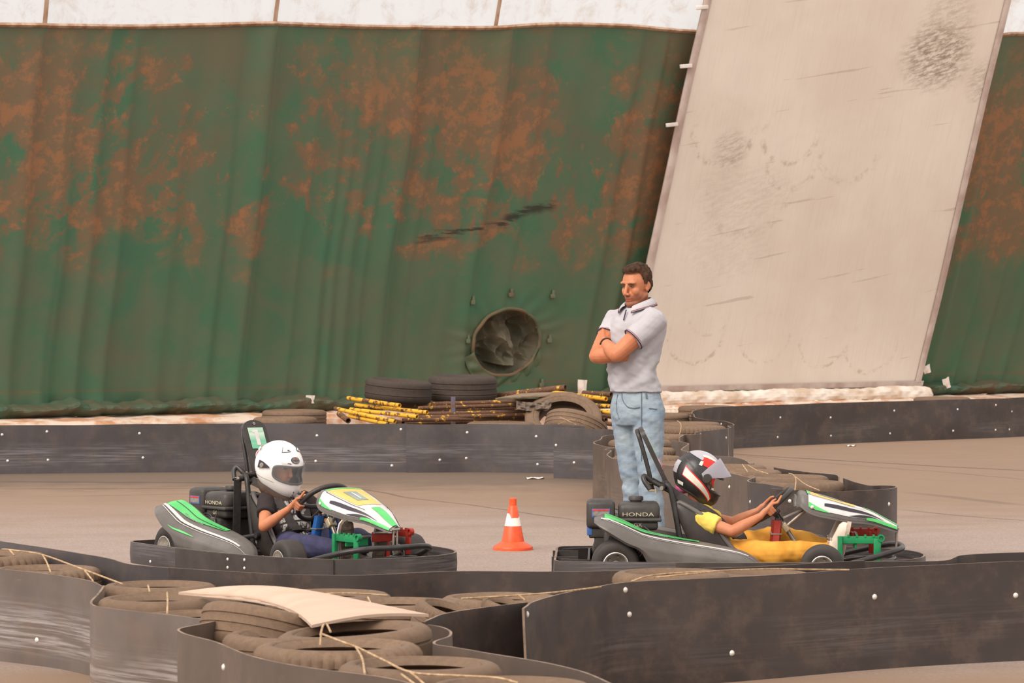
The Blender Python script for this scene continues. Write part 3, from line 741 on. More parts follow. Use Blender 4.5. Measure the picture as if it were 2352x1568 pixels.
# ================================================================== old tyres
def tyre_mat(name, c1, c2, dust):
    t = NT(name); v = t.coord('Object'); oi = t.node('ShaderNodeObjectInfo')
    vm = t.node('ShaderNodeVectorMath'); vm.operation = 'ADD'; t.L(v, vm.inputs[0])
    cx = t.node('ShaderNodeCombineXYZ'); r = t.math('MULTIPLY', oi.outputs['Random'], 40.0); t.L(r, cx.inputs[0]); t.L(cx.outputs[0], vm.inputs[1])
    n = t.noise(vm.outputs[0], 7, 6, 0.65); n2 = t.noise(vm.outputs[0], 38, 4, 0.7)
    col = t.mix(t.ramp(n, 0.3, 0.7), c1, c2)
    col = t.mix(t.math('MULTIPLY', t.ramp(t.math('ADD', t.math('MULTIPLY', n, 0.6), t.math('MULTIPLY', n2, 0.4)), 0.40, 0.66), 0.5), col, dust)
    col = t.mix(t.math('MULTIPLY', oi.outputs['Random'], 0.3), col, c2)
    t.bump(n2, 0.15, 0.004)
    return t.done(col, 0.8, 0, 0.25)
M_TYRE = tyre_mat('dusty_tyre', srgb(120, 97, 80), srgb(102, 82, 67), srgb(152, 124, 99))
M_TYRE_DK = tyre_mat('black_tyre', srgb(72, 62, 57), srgb(62, 53, 48), srgb(92, 78, 67))
def tyre_mesh(kind, R=0.29, w=0.088, bead=0.185, N=132):
    prof = [(bead, -w * .72), (bead + .012, -w * .86), (bead + .03, -w * .97), (bead + .036, -w * .92), (bead + .04, -w * .98), (R - .058, -w * 1.03), (R - .030, -w * 1.00), (R - .012, -w * .89)]
    tread = []
    gs = {'block': [-.36, 0, .36], 'rib': [-.42, 0.0, .42], 'plain': [-.38, .38], 'slick': []}[kind]
    e = w * .70; prev = -e
    for g in gs:
        c = g * w
        tread += [(R, prev + .002), (R + .001, c - .006), (R - .0045, c - .003), (R - .0045, c + .003), (R + .001, c + .006)]; prev = c + .006
    tread += [(R, e)]
    prof = prof + [(R - .001, -e)] + tread[1:] + [(a, -b) for a, b in reversed(prof[0:8])]
    prof += [(bead + .012, w * .62), (R - .03, w * .7), (R - .022, 0), (R - .03, -w * .7), (bead + .012, -w * .62)]
    rings = []
    for k in range(N):
        a = 2 * math.pi * k / N; ring = []
        for r, h in prof:
            rr = r
            if kind == 'block' and k % 3 == 0 and abs(h) > w * .36 and r > R - .040: rr = r - .011
            if kind in ('rib', 'plain') and k % 2 == 0 and abs(h) > w * .66 and r > R - .02: rr = r - .0018
            ring.append(Vector((rr * math.cos(a), rr * math.sin(a), h)))
        rings.append(ring)
    rings.append(rings[0])
    return MB().loft(rings, False, True).mesh('tyre', 45)
TY = {k: tyre_mesh(k) for k in ('block', 'rib', 'plain')}
TYDK = {}
for k in ('block', 'rib', 'plain'):
    TYDK[k] = TY[k].copy(); TYDK[k].materials.append(M_TYRE_DK); TY[k].materials.append(M_TYRE)
def tyre(label, x, y, ztop, kind='rib', d=0.56, wd=None, tilt=(0, 0), dark=False, group=None, D=None, z=None):
    """x, y: centre of the upper rim as seen; ztop: its height; tilt: about X (towards camera +) and Y"""
    o = bpy.data.objects.new('tyre', (TYDK if dark else TY)[kind]); C.objects.link(o)
    s = d / 0.58; wz = (wd or 0.17) / 0.187
    o.scale = (s, s, wz)
    p = A(x, y, D) if D else G(x, y, ztop)
    if z is not None: p.z = z
    o.location = p - Vector((0, 0, (wd or 0.17) / 2 if tilt == (0, 0) else 0))
    o.rotation_euler = (math.radians(tilt[0]), math.radians(tilt[1]), random.uniform(0, 6.28)) if tilt == (0, 0) else (Matrix.Rotation(math.radians(tilt[0]), 3, 'X') @ Matrix.Rotation(math.radians(tilt[1]), 3, 'Y') @ Matrix.Rotation(random.uniform(0, 6), 3, 'Z')).to_euler()
    tag(o, label, 'tyre', group)
    return o
GN, GT, GF = 'tyres inside the near barrier', 'tyres inside the tongue', 'tyres behind the far barrier'
under = []
def stack(label, x, ytop, Df, kind='rib', d=0.56, group=GN, wd=0.17):
    """x: middle; ytop: upper outline as seen; Df: distance of the near side of the tyre"""
    c0 = A(x, ytop, Df + d / 2); c1, R1 = fit(c0, d / 2); d = 2 * R1; Df = c1.y - R1
    x = 1176 + F_PX * c1.x / c1.y
    Dfar = Df + d
    zt = CAM_H + ray(x, ytop).z / ray(x, ytop).y * Dfar
    return tyre(label, x, ytop, zt, kind, d, wd, group=group, D=Df + d / 2, z=zt)
stack('uppermost tyre at the left edge of the near barrier', 60, 1258, 15.25, 'block', .60)
stack('tyre crossed by twine at the left, in front of the leftmost one', 132, 1292, 14.68, 'block', .56)
stack('pale flat tyre just right of the bent corner sheet', 262, 1328, 14.26, 'plain', .50)
stack('tyre mostly under the left tip of the pale board', 400, 1350, 13.76, 'rib', .48)
stack('open tyre ring in the crook of the bent corner sheet', 378, 1358, 13.28, 'plain', .46)
stack('brown tyre peeping over the bent corner sheet below the open ring', 378, 1395, 12.81, 'block', .44)
tyre('leaning grooved tyre propped under the pale board', 610, 1462, .40, 'rib', .48, .17, tilt=(-13, 11), group=GN, D=12.40)
stack('flat tyre lying just in front of the leaning grooved tyre', 684, 1434, 11.80, 'rib', .52)
tyre('tilted tyre touching the front edge of the pale board', 815, 1499, .36, 'plain', .53, .17, tilt=(1, -4), group=GN, D=11.78)
stack('tyre with deep shoulder blocks at bottom centre', 722, 1457, 10.95, 'block', .55, wd=.19)
stack('open tyre ring crossed by twine at the bottom centre edge', 914, 1500, 10.50, 'plain', .51)
stack('foremost tyre cut off by the bottom edge of the picture', 1272, 1545, 10.07, 'plain', .50)
stack('tyre just behind the pale board, left of centre', 756, 1347, 13.43, 'plain', .50)
stack('tyre at the right end of the pale board', 915, 1366, 12.96, 'plain', .48)
stack('open tyre ring behind the short dark sheet', 1092, 1355, 13.17, 'plain', .48)
tyre('small leaning tyre with ridged tread at the pale board\'s right tip', 1030, 1438, .36, 'block', .28, .14, tilt=(6, 18), group=GN, D=12.86)
tyre('small ridged tyre peeping over the top of the short dark sheet', 1160, 1418, .36, 'block', .20, .12, tilt=(6, 14), group=GN, D=13.02)
stack('tyre peeping over the widest black sheet', 1605, 1300, 14.04, 'rib', .57)
stack('low tyre at the right of the one over the widest black sheet', 1812, 1303, 14.30, 'rib', .50)
# tongue
stack('tyre at the standing man\'s knees, furthest back of the front three', 1470, 1006, 27.05, 'rib', .50, GT)
stack('tyre at the standing man\'s knees, middle of the front three', 1479, 1024, 26.12, 'block', .48, GT)
stack('tyre at the standing man\'s knees, nearest of the front three', 1486, 1042, 24.36, 'block', .50, GT)
stack('upper tyre of the leaning pair at the root of the tongue', 1586, 966, 30.8, 'rib', .54, GT)
stack('lower tyre of the pair at the root of the tongue, tied with twine', 1594, 974, 29.66, 'block', .56, GT, wd=.19)
stack('tyre behind the man\'s hips, left of the black sheet\'s curl', 1535, 946, 33.1, 'rib', .56, GT)
stack('tyre at the foot of the tarpaulin panel behind the black sheet', 1625, 929, 35.3, 'block', .60, GT)
stack('tyre between the pair at the root and the front three', 1515, 995, 28.2, 'rib', .52, GT)
stack('tyre half hidden behind the back of the dark helmet', 1545, 1056, 23.4, 'plain', .52, GT)
stack('furthest of the four tyres in a row right of the dark helmet', 1686, 1063, 22.97, 'rib', .50, GT)
stack('second furthest of the four tyres in a row right of the dark helmet', 1750, 1074, 22.33, 'rib', .53, GT)
stack('third of the four tyres in a row right of the dark helmet', 1826, 1086, 21.66, 'rib', .53, GT)
stack('nearest of the four tyres in a row right of the dark helmet', 1838, 1098, 21.02, 'plain', .54, GT, wd=.19)
# behind the far barrier
stack('rear tyre of the pair behind the far barrier above the white helmet', 676, 938, 33.1, 'rib', .62, GF)
stack('front tyre of the pair behind the far barrier above the white helmet', 655, 954, 32.2, 'plain', .60, GF)
stack('flat tyre just showing over the far barrier below the pipe pile', 1150, 965, 31.1, 'block', .62, GF)
tyre('big tyre leaning on the right end of the pipe pile', 1294, 968, .40, 'plain', .70, .17, tilt=(38, 0), group=GF, D=31.6)
tyre('grooved tyre leaning in front of the big one, tied with string', 1322, 985, .40, 'rib', .56, .19, tilt=(-22, 14), group=GF, D=30.75)
stack('flat tyre at the foot of the green wall, right of the tarpaulin', 2172, 909, 37.6, 'rib', .62, GF)
tyre('left of the two black tyres lying on top of the pipe pile', 915, 897, .6, 'plain', .625, .21, tilt=(2, 4.5), dark=True, group='tyres on the pipe pile', D=32.3)
tyre('right of the two black tyres lying on top of the pipe pile', 1063, 892, .6, 'rib', .645, .250, tilt=(2, 0.5), dark=True, group='tyres on the pipe pile', D=32.75)

# ================================================================== twine, board
M_TWINE = pm('twine', srgb(196, 166, 132), srgb(160, 128, 96), 40, 0.9)
def twine(label, strands, r=0.0036):
    o0 = None; mb = MB()
    for st in strands:
        P = [G(x, y, z) for x, y, z in st]
        P = catmull(P, 5)
        if o0 is None: o0 = P[0].copy()
        mb.tube([p - o0 for p in P], r, 6)
    o = mb.build('twine', M_TWINE); o.location = o0
    return tag(o, label, 'twine', 'lengths of twine')
twine('twine tied over the two tyres at the left edge', [[(5, 1261, .46), (22, 1262, .47), (95, 1273, .46), (180, 1303, .45), (282, 1341, .42)], [(22, 1262, .47), (33, 1275, .45)], [(98, 1274, .46), (108, 1292, .45), (116, 1313, .43)], [(195, 1310, .45), (214, 1334, .42)]])
twine('short pieces of twine hanging over the open ring by the corner sheet', [[(384, 1360, .42), (385, 1380, .43), (384, 1410, .40)], [(340, 1344, .42), (344, 1359, .41)]])
twine('twine knotted over the bottom centre tyres', [[(736, 1458, .46), (742, 1436, .47), (750, 1433, .47), (759, 1450, .46)], [(738, 1455, .47), (735, 1482, .44)], [(738, 1455, .47), (790, 1475, .46), (820, 1486, .45), (880, 1515, .44), (946, 1544, .43), (1050, 1551, .44), (1140, 1556, .44), (1190, 1568, .43)],
                                                 [(818, 1486, .45), (832, 1512, .44), (838, 1546, .42)], [(942, 1542, .44), (985, 1580, .40)], [(922, 1548, .43), (965, 1580, .41)]], 0.0038)
twine('taut twine running from behind the board to the widest black sheet', [[(640, 1366, .44), (800, 1362, .45), (890, 1367, .44)], [(1060, 1374, .44), (1200, 1366, .44), (1300, 1357, .44), (1380, 1347, .43)], [(1190, 1365, .45), (1206, 1378, .43)], [(845, 1371, .45), (856, 1394, .43)]])
twine('twine lying on the tyre over the widest black sheet', [[(1450, 1335, .46), (1490, 1322, .48), (1560, 1315, .475), (1700, 1308, .47), (1780, 1306, .46), (1840, 1307, .45), (1950, 1308, .44)], [(1500, 1326, .47), (1580, 1318, .48), (1640, 1312, .47)]])
twine('twine tied over the four tyres at the tongue\'s tip', [[(1812, 1087, .46), (1822, 1090, .47), (1828, 1101, .46), (1826, 1125, .44)], [(1822, 1091, .47), (1850, 1112, .45), (1882, 1126, .43)], [(1705, 1066, .46), (1717, 1083, .44)], [(1718, 1068, .46), (1738, 1080, .45), (1745, 1082, .45), (1765, 1088, .44)]])
twine('loop of twine round the pair of tyres at the tongue\'s root', [[(1556, 966, .48), (1564, 974, .47), (1563, 990, .42), (1560, 998, .40)]])
twine('string crossed over the grooved tyre at the pipe pile\'s right end', [[(1286, 958, .53), (1305, 966, .53), (1323, 975, .50)], [(1282, 974, .47), (1310, 964, .54), (1330, 968, .53), (1355, 982, .44)]], 0.0032)
M_BOARD = pm('pale_board', srgb(202, 174, 153), srgb(195, 166, 145), 3, 0.8, bump=0.1, stretch=(1, 3, 1))
ba, bb, bc, bd = G(410, 1359, .425), G(800, 1372, .455), G(985, 1410, .455), G(716, 1435, .455)
def board(u, v, dz=0.0):
    p = ba.lerp(bb, u).lerp(bd.lerp(bc, u), v)
    return p + Vector((0.10 * math.sin(math.pi * v) * (1 - u) ** 3, 0.17 * math.sin(math.pi * v) * (1 - u) ** 3, 0.035 * math.sin(math.pi * u) * (1 - 0.5 * v) - dz)) - ba
bmb = MB().grid(lambda u, v: board(u, v), 24, 10).grid(lambda u, v: board(u, v, 0.01), 24, 10)
for e in ((lambda u, v: board(u, 0, 0.01 * v)), (lambda u, v: board(u, 1, 0.01 * v)), (lambda u, v: board(0, u, 0.01 * v)), (lambda u, v: board(1, u, 0.01 * v))): bmb.grid(e, 24, 1)
bo = bmb.build('board', M_BOARD, sharp=50); bo.location = ba
tag(bo, 'pale bent board lying across the tyres of the near barrier', 'board')

# ================================================================== traffic cone
def cone_mat():
    t = NT('cone_plastic'); v = t.coord('Object'); s = t.sep(v)
    n = t.noise(v, 26, 4, 0.6)
    edge = t.math('SUBTRACT', s[2], t.math('MULTIPLY', t.ramp(t.noise(v, 14, 3), 0.5, 0.62), -0.0))
    torn = t.math('MULTIPLY', t.ramp(t.math('ABSOLUTE', t.math('SUBTRACT', s[0], 0.012)), 0.035, 0.02), 0.026)
    top = t.math('SUBTRACT', 0.222, torn); top = t.math('ADD', top, t.math('MULTIPLY', t.math('SUBTRACT', n, 0.5), 0.012))
    w = t.math('MULTIPLY', t.ramp(s[2], 0.146, 0.148), t.ramp(t.math('SUBTRACT', s[2], top), 0.001, -0.001))
    col = t.mix(t.ramp(n, 0.3, 0.7), srgb(240, 92, 44), srgb(226, 80, 38))
    return t.done(t.mix(w, col, srgb(236, 226, 214)), 0.42, 0, 0.45)
cone = MB().lathe([(0.0001, 0.316), (0.018, 0.318), (0.0225, 0.313), (0.023, 0.272), (0.0265, 0.268), (0.070, 0.052), (0.120, 0.020), (0.1225, 0.014), (0.1225, 0.0), (0.10, 0.0), (0.06, 0.03), (0.02, 0.25)], 40).build('traffic_cone', cone_mat(), sharp=35)
cone.location = G(1178, 1262)
tag(cone, 'orange traffic cone with a torn white band standing between the karts', 'cone')

# ================================================================== the pile of rusty pipes behind the far barrier
def pipe_mat(name, seed, amount):
    t = NT(name); v = t.coord('Object'); oi = t.node('ShaderNodeObjectInfo')
    vm = t.node('ShaderNodeVectorMath'); vm.operation = 'ADD'; t.L(v, vm.inputs[0])
    cx = t.node('ShaderNodeCombineXYZ'); t.L(t.math('MULTIPLY', oi.outputs['Random'], 30.0), cx.inputs[0]); t.L(cx.outputs[0], vm.inputs[1])
    n = t.noise(vm.outputs[0], 15, 8, 0.75); f = t.noise(vm.outputs[0], 60, 4)
    rust = t.mix(t.ramp(f, 0.3, 0.7), srgb(112, 78, 58), srgb(84, 60, 46))
    col = t.mix(t.ramp(n, amount, amount + 0.03), rust, srgb(226, 168, 50))
    t.bump(f, 0.2, 0.003)
    return t.done(col, 0.7, 0, 0.3)
M_PIPE_Y = pipe_mat('yellow_rusty_pipe', 0, 0.45)
M_PIPE_R = pipe_mat('rusty_pipe', 3, 0.575)
def pipe(label, a, b, mat, r=0.019, curve=0.0):
    pa, pb = A(*a), A(*b)
    o0 = pa.copy(); d = pb - pa; path = []
    for i in range(9):
        t = i / 8; path.append(d * t - Vector((0, 0, curve * math.sin(math.pi * t))))
    mb = MB().tube(path, r, 14, cap=False).tube(path, r * 0.78, 14, cap=False)
    u, w = frame(d)
    for e in (path[0], path[-1]):
        ro = [e + u * r * math.cos(k * math.pi / 7) + w * r * math.sin(k * math.pi / 7) for k in range(14)]
        ri = [e + u * r * .78 * math.cos(k * math.pi / 7) + w * r * .78 * math.sin(k * math.pi / 7) for k in range(14)]
        mb.loft([ro, ri], False)
    o = mb.build('pipe', mat); o.location = o0
    return tag(o, label, 'pipe', 'rusty pipes in the pile')
pipe('uppermost yellow pipe at the left end of the pile, under the left tyre', (799, 914, 32.1), (918, 931, 31.4), M_PIPE_Y)
pipe('second yellow pipe from the top at the left end of the pile', (817, 930, 32.0), (981, 947, 31.3), M_PIPE_Y)
pipe('third yellow pipe from the top at the left end of the pile', (805, 940, 31.8), (958, 957, 31.2), M_PIPE_Y)
pipe('yellow pipe reaching furthest left in the pile', (770, 938, 31.7), (907, 968, 31.15), M_PIPE_Y)
pipe('lowest yellow pipe at the left end, half behind the barrier', (802, 955, 31.6), (892, 974, 31.2), M_PIPE_Y)
pipe('short rusty stub at the far left of the pile', (779, 950, 31.5), (800, 966, 31.3), M_PIPE_R, 0.026)
pipe('rusty pipe end just over the barrier near the seam', (890, 963, 31.9), (926, 971, 31.4), M_PIPE_R)
pipe('long rusty pipe under both pile tyres', (915, 930, 32.2), (1392, 916, 32.5), M_PIPE_R, 0.021)
pipe('long rusty pipe second from the top, left of the blue stub', (960, 937, 32.0), (1322, 926, 32.3), M_PIPE_R)
pipe('long yellow flecked pipe behind the blue stub', (978, 944, 32.3), (1407, 933, 32.6), M_PIPE_R)
pipe('long rusty pipe level with the foot of the blue stub', (955, 951, 31.7), (1300, 944, 32.0), M_PIPE_R, 0.021)
pipe('long flecked pipe just under the foot of the blue stub', (940, 959, 31.6), (1260, 951, 31.8), M_PIPE_R)
pipe('long pipe with yellow patches low in the pile', (925, 965, 31.5), (1240, 958, 31.9), M_PIPE_R)
pipe('lowest long rusty pipe in the pile', (905, 972, 31.8), (1225, 966, 32.0), M_PIPE_R, 0.021)
pipe('thick rusty pipe slanting up to the largest paper tag', (1130, 910, 32.9), (1299, 890, 32.5), M_PIPE_R, 0.030)
pipe('yellow pipe end under the largest paper tag', (1230, 896, 32.8), (1392, 916, 31.9), M_PIPE_Y, 0.021)
pipe('dark pipe end at the man\'s belt', (1340, 902, 32.9), (1404, 906, 32.6), M_PIPE_R, 0.024)
pipe('yellow banded pipe ending at the man\'s hip, upper', (1300, 927, 32.2), (1407, 933, 31.8), M_PIPE_Y)
pipe('yellow banded pipe ending at the man\'s hip, lower', (1310, 936, 32.0), (1405, 947, 31.6), M_PIPE_Y)
pipe('rusty open pipe end left of the man\'s thigh, highest of three', (1290, 946, 32.3), (1373, 955, 31.7), M_PIPE_R, 0.021)
pipe('rusty open pipe end left of the man\'s thigh, middle of three', (1300, 953, 32.2), (1392, 964, 31.6), M_PIPE_R, 0.021)
pipe('rusty open pipe end left of the man\'s thigh, lowest of three', (1320, 961, 32.1), (1408, 974, 31.5), M_PIPE_R, 0.021)
pipe('dark pipe behind the open pipe ends by the man\'s thigh', (1300, 942, 32.6), (1420, 958, 32.4), M_PIPE_R, 0.024)
pb = A(1041, 911, 31.78); hz_ = pb.z; pb.z = 0
st = MB().box((0, 0, hz_ / 2), (0.042, 0.042, hz_), bev=0.004).build('post_stub', pm('blue_flaked_steel', srgb(104, 72, 56), srgb(86, 92, 118), 24, 0.7)); st.location = pb
tag(st, 'short square post stub with flaking blue paint in the pipe pile', 'post')
q = [A(1138, 917, 31.5), A(1190, 907, 32.6), A(1273, 898, 33.2), A(1324, 906, 31.9)]
pl = MB().slab([p - q[0] for p in (q[0], q[3], q[2], q[1])], 0.012).build('plank', pm('grey_plank', srgb(150, 126, 104), srgb(116, 96, 78), 4, 0.85, bump=0.3, stretch=(1, 6, 6))); pl.location = q[0]
tag(pl, 'grey wooden plank resting on the right half of the pipe pile', 'plank')
ra, rb = A(1186, 920, 31.6), A(1266, 917, 31.7)
def rag(u, v):
    p = ra.lerp(rb, u) - ra
    dz = -lerp(0, 0.105, v) * (0.75 + 0.35 * noise.noise(Vector((u * 4, 0, 2)))) - 0.02 * math.sin(math.pi * u)
    dy = -0.06 * v - 0.05 * noise.noise(Vector((u * 7, v * 2, 5))) - 0.02 * noise.noise(Vector((u * 15, v * 5, 1)))
    return p + Vector((0.01 * noise.noise(Vector((u * 5, v * 4, 8))), dy, dz))
rg = MB().grid(rag, 40, 14).build('rag', pm('grey_rag', srgb(122, 104, 90), srgb(94, 80, 70), 9, 0.9, bump=0.3), sharp=0); rg.location = ra
tag(rg, 'crumpled grey rag draped over the pipes above the leaning tyres', 'rag')

# ================================================================== racing karts  (local x forward, y to the driver's left, z up)
M_BLKPL = pm('black_plastic', srgb(66, 58, 55), srgb(54, 47, 44), 9, 0.45, bump=0.05)
M_BUMP = sheet_mat('bumper_band', srgb(70, 64, 64), srgb(56, 50, 48), srgb(112, 106, 108), 0.75, 0.45, 20.0, 0.2)
M_GREYPL = pm('grey_plastic', srgb(108, 101, 97), srgb(92, 86, 81), 6, 0.42, bump=0.05)
M_TUBE = pm('black_tube', srgb(70, 66, 66), srgb(56, 52, 50), 12, 0.38, metal=0.3)
M_STEEL = pm('bare_steel', srgb(186, 176, 166), srgb(150, 138, 126), 14, 0.38, metal=0.6)
M_ZINC = pm('yellowed_zinc', srgb(216, 200, 170), srgb(190, 168, 132), 14, 0.45, metal=0.3)
M_RUB = pm('kart_rubber', srgb(64, 56, 53), srgb(52, 46, 43), 8, 0.65)
M_RIM = pm('kart_rim', srgb(224, 218, 210), srgb(190, 180, 172), 12, 0.35, metal=0.4)
M_KGREEN = pm('sticker_green', srgb(96, 200, 112), srgb(78, 184, 98), 5, 0.4)
M_KWHITE = pm('sticker_white', srgb(222, 215, 212), srgb(198, 190, 188), 5, 0.4)
M_KYEL = pm('sticker_yellow', srgb(228, 190, 104), srgb(216, 176, 88), 5, 0.45)
M_KDARK = pm('sticker_dark', srgb(58, 52, 62), srgb(48, 42, 46), 5, 0.4)
M_PGREEN = pm('pedal_green', srgb(30, 140, 84), srgb(24, 118, 70), 8, 0.5)
M_PRED = pm('pedal_red', srgb(186, 58, 42), srgb(160, 46, 36), 8, 0.5)
M_BLUE = pm('guard_blue', srgb(36, 98, 168), srgb(28, 80, 142), 8, 0.45)
M_WEB = pm('belt_webbing', srgb(60, 54, 52), srgb(50, 44, 42), 30, 0.8)
M_ENG = pm('engine_black', srgb(72, 66, 63), srgb(58, 52, 49), 10, 0.5, bump=0.1)
M_ENGG = pm('engine_grey', srgb(126, 120, 118), srgb(98, 92, 88), 14, 0.45, metal=0.4)
M_LTAN = pm('engine_lettering', srgb(200, 186, 164), srgb(180, 164, 140), 30, 0.5)
M_LRED = pm('label_red', srgb(214, 72, 64), srgb(196, 60, 54), 30, 0.5)
M_LBLUE = pm('label_blue', srgb(74, 112, 176), srgb(64, 98, 156), 30, 0.5)
M_LGREY = pm('label_grey', srgb(150, 140, 134), srgb(120, 112, 106), 60, 0.5)

# side pods: sections (x, y_out, y_in, z_bottom, z_crease, z_shoulder, z_top)
POD = [(-0.770, -0.486, -0.378, 0.352, 0.362, 0.370, 0.378), (-0.745, -0.510, -0.344, 0.330, 0.346, 0.368, 0.388), (-0.700, -0.531, -0.320, 0.300, 0.325, 0.362, 0.392), (-0.600, -0.548, -0.303, 0.240, 0.268, 0.322, 0.352), (-0.520, -0.552, -0.299, 0.200, 0.236, 0.284, 0.312),
       (-0.455, -0.552, -0.299, 0.090, 0.224, 0.266, 0.292), (-0.300, -0.548, -0.309, 0.065, 0.200, 0.236, 0.262), (-0.130, -0.539, -0.328, 0.060, 0.176, 0.210, 0.234), (0.020, -0.527, -0.353, 0.060, 0.146, 0.180, 0.200), (0.100, -0.510, -0.378, 0.062, 0.112, 0.140, 0.156), (0.135, -0.490, -0.407, 0.070, 0.085, 0.100, 0.108)]
def pod_point(x, w, side=-1, off=0.0):
    yo, yi, zb_, zc, zs, zt = interp(POD, x)
    cs = [(yo + .015, zb_), (yo - .004, lerp(zb_, zc, .55)), (yo, zc), (yo + .018, lerp(zc, zs, .45)), (yo + .045, zs), (lerp(yo, yi, .55), lerp(zs, zt, .75)), (yi - .02, zt), (yi + .005, zt - .016), (yi, lerp(zb_, zt, .5)), (yi - .01, zb_)]
    k = w * (len(cs) - 1); i = min(int(k), len(cs) - 2); f = k - i
    y, z = lerp(cs[i][0], cs[i + 1][0], f), lerp(cs[i][1], cs[i + 1][1], f)
    return Vector((x, -y if side > 0 else y, z + off))
def pod_patch(x0, x1, wa, wb, side, off=0.004, n=18, m=5):
    """sticker: wa/wb are functions of t along the pod"""
    def fn(u, v):
        x = lerp(x0, x1, u); w = lerp(wa(u), wb(u), v); p = pod_point(x, w, side); q = pod_point(x, min(w + .01, 1), side)
        d = (q - p).normalized(); nrm = Vector((0, -d.z, d.y)) if side > 0 else Vector((0, d.z * -1, d.y)); nrm = Vector((0, -d.z, d.y))
        if nrm.z < 0: nrm = -nrm
        return p + nrm * off
    return MB().grid(fn, n, m)
FAIR = [(.318, .085, .455, .030), (.328, .125, .480, .040), (.345, .150, .500, .055), (.375, .162, .498, .078), (.430, .164, .482, .086), (.520, .154, .455, .078), (.620, .134, .424, .066), (.660, .122, .414, .060), (.735, .094, .388, .044), (.820, .060, .343, .026), (.872, .038, .315, .014), (.884, .030, .309, .008)]
def fair_point(x, w, off=0.0):
    hw, zt, dp = interp(FAIR, x)
    s = w * 2 - 1; a = abs(s)
    if a < 0.62: y = a / .62 * hw * .80; z = zt - .012 * (a / .62) ** 2
    else:
        f = (a - .62) / .38; y = hw * lerp(.80, 1.0, math.sin(f * math.pi / 2)); z = zt - .012 - dp * f ** 1.15
    n = Vector((0.35, math.copysign(max(0, a - .5) * 2.4, s) if a > .5 else 0, 1.0 - max(0, a - .5) * 1.2)).normalized()
    return Vector((x, math.copysign(y, s), z)) + n * off
def bumper_outline(n=160):
    pts = [(-.985, .30), (-.985, .44), (-.972, .515), (-.925, .560), (-.80, .590), (-.45, .615), (-.1, .630), (.25, .620), (.50, .580), (.72, .510), (.88, .41), (.975, .28), (1.015, .14), (1.03, 0)]
    half = catmull([(x, y, 0) for x, y in pts], 6)
    half = [Vector((-.985, 0, 0)), Vector((-.985, .15, 0))] + half
    return half + [Vector((p.x, -p.y, 0)) for p in reversed(half[1:-1])]
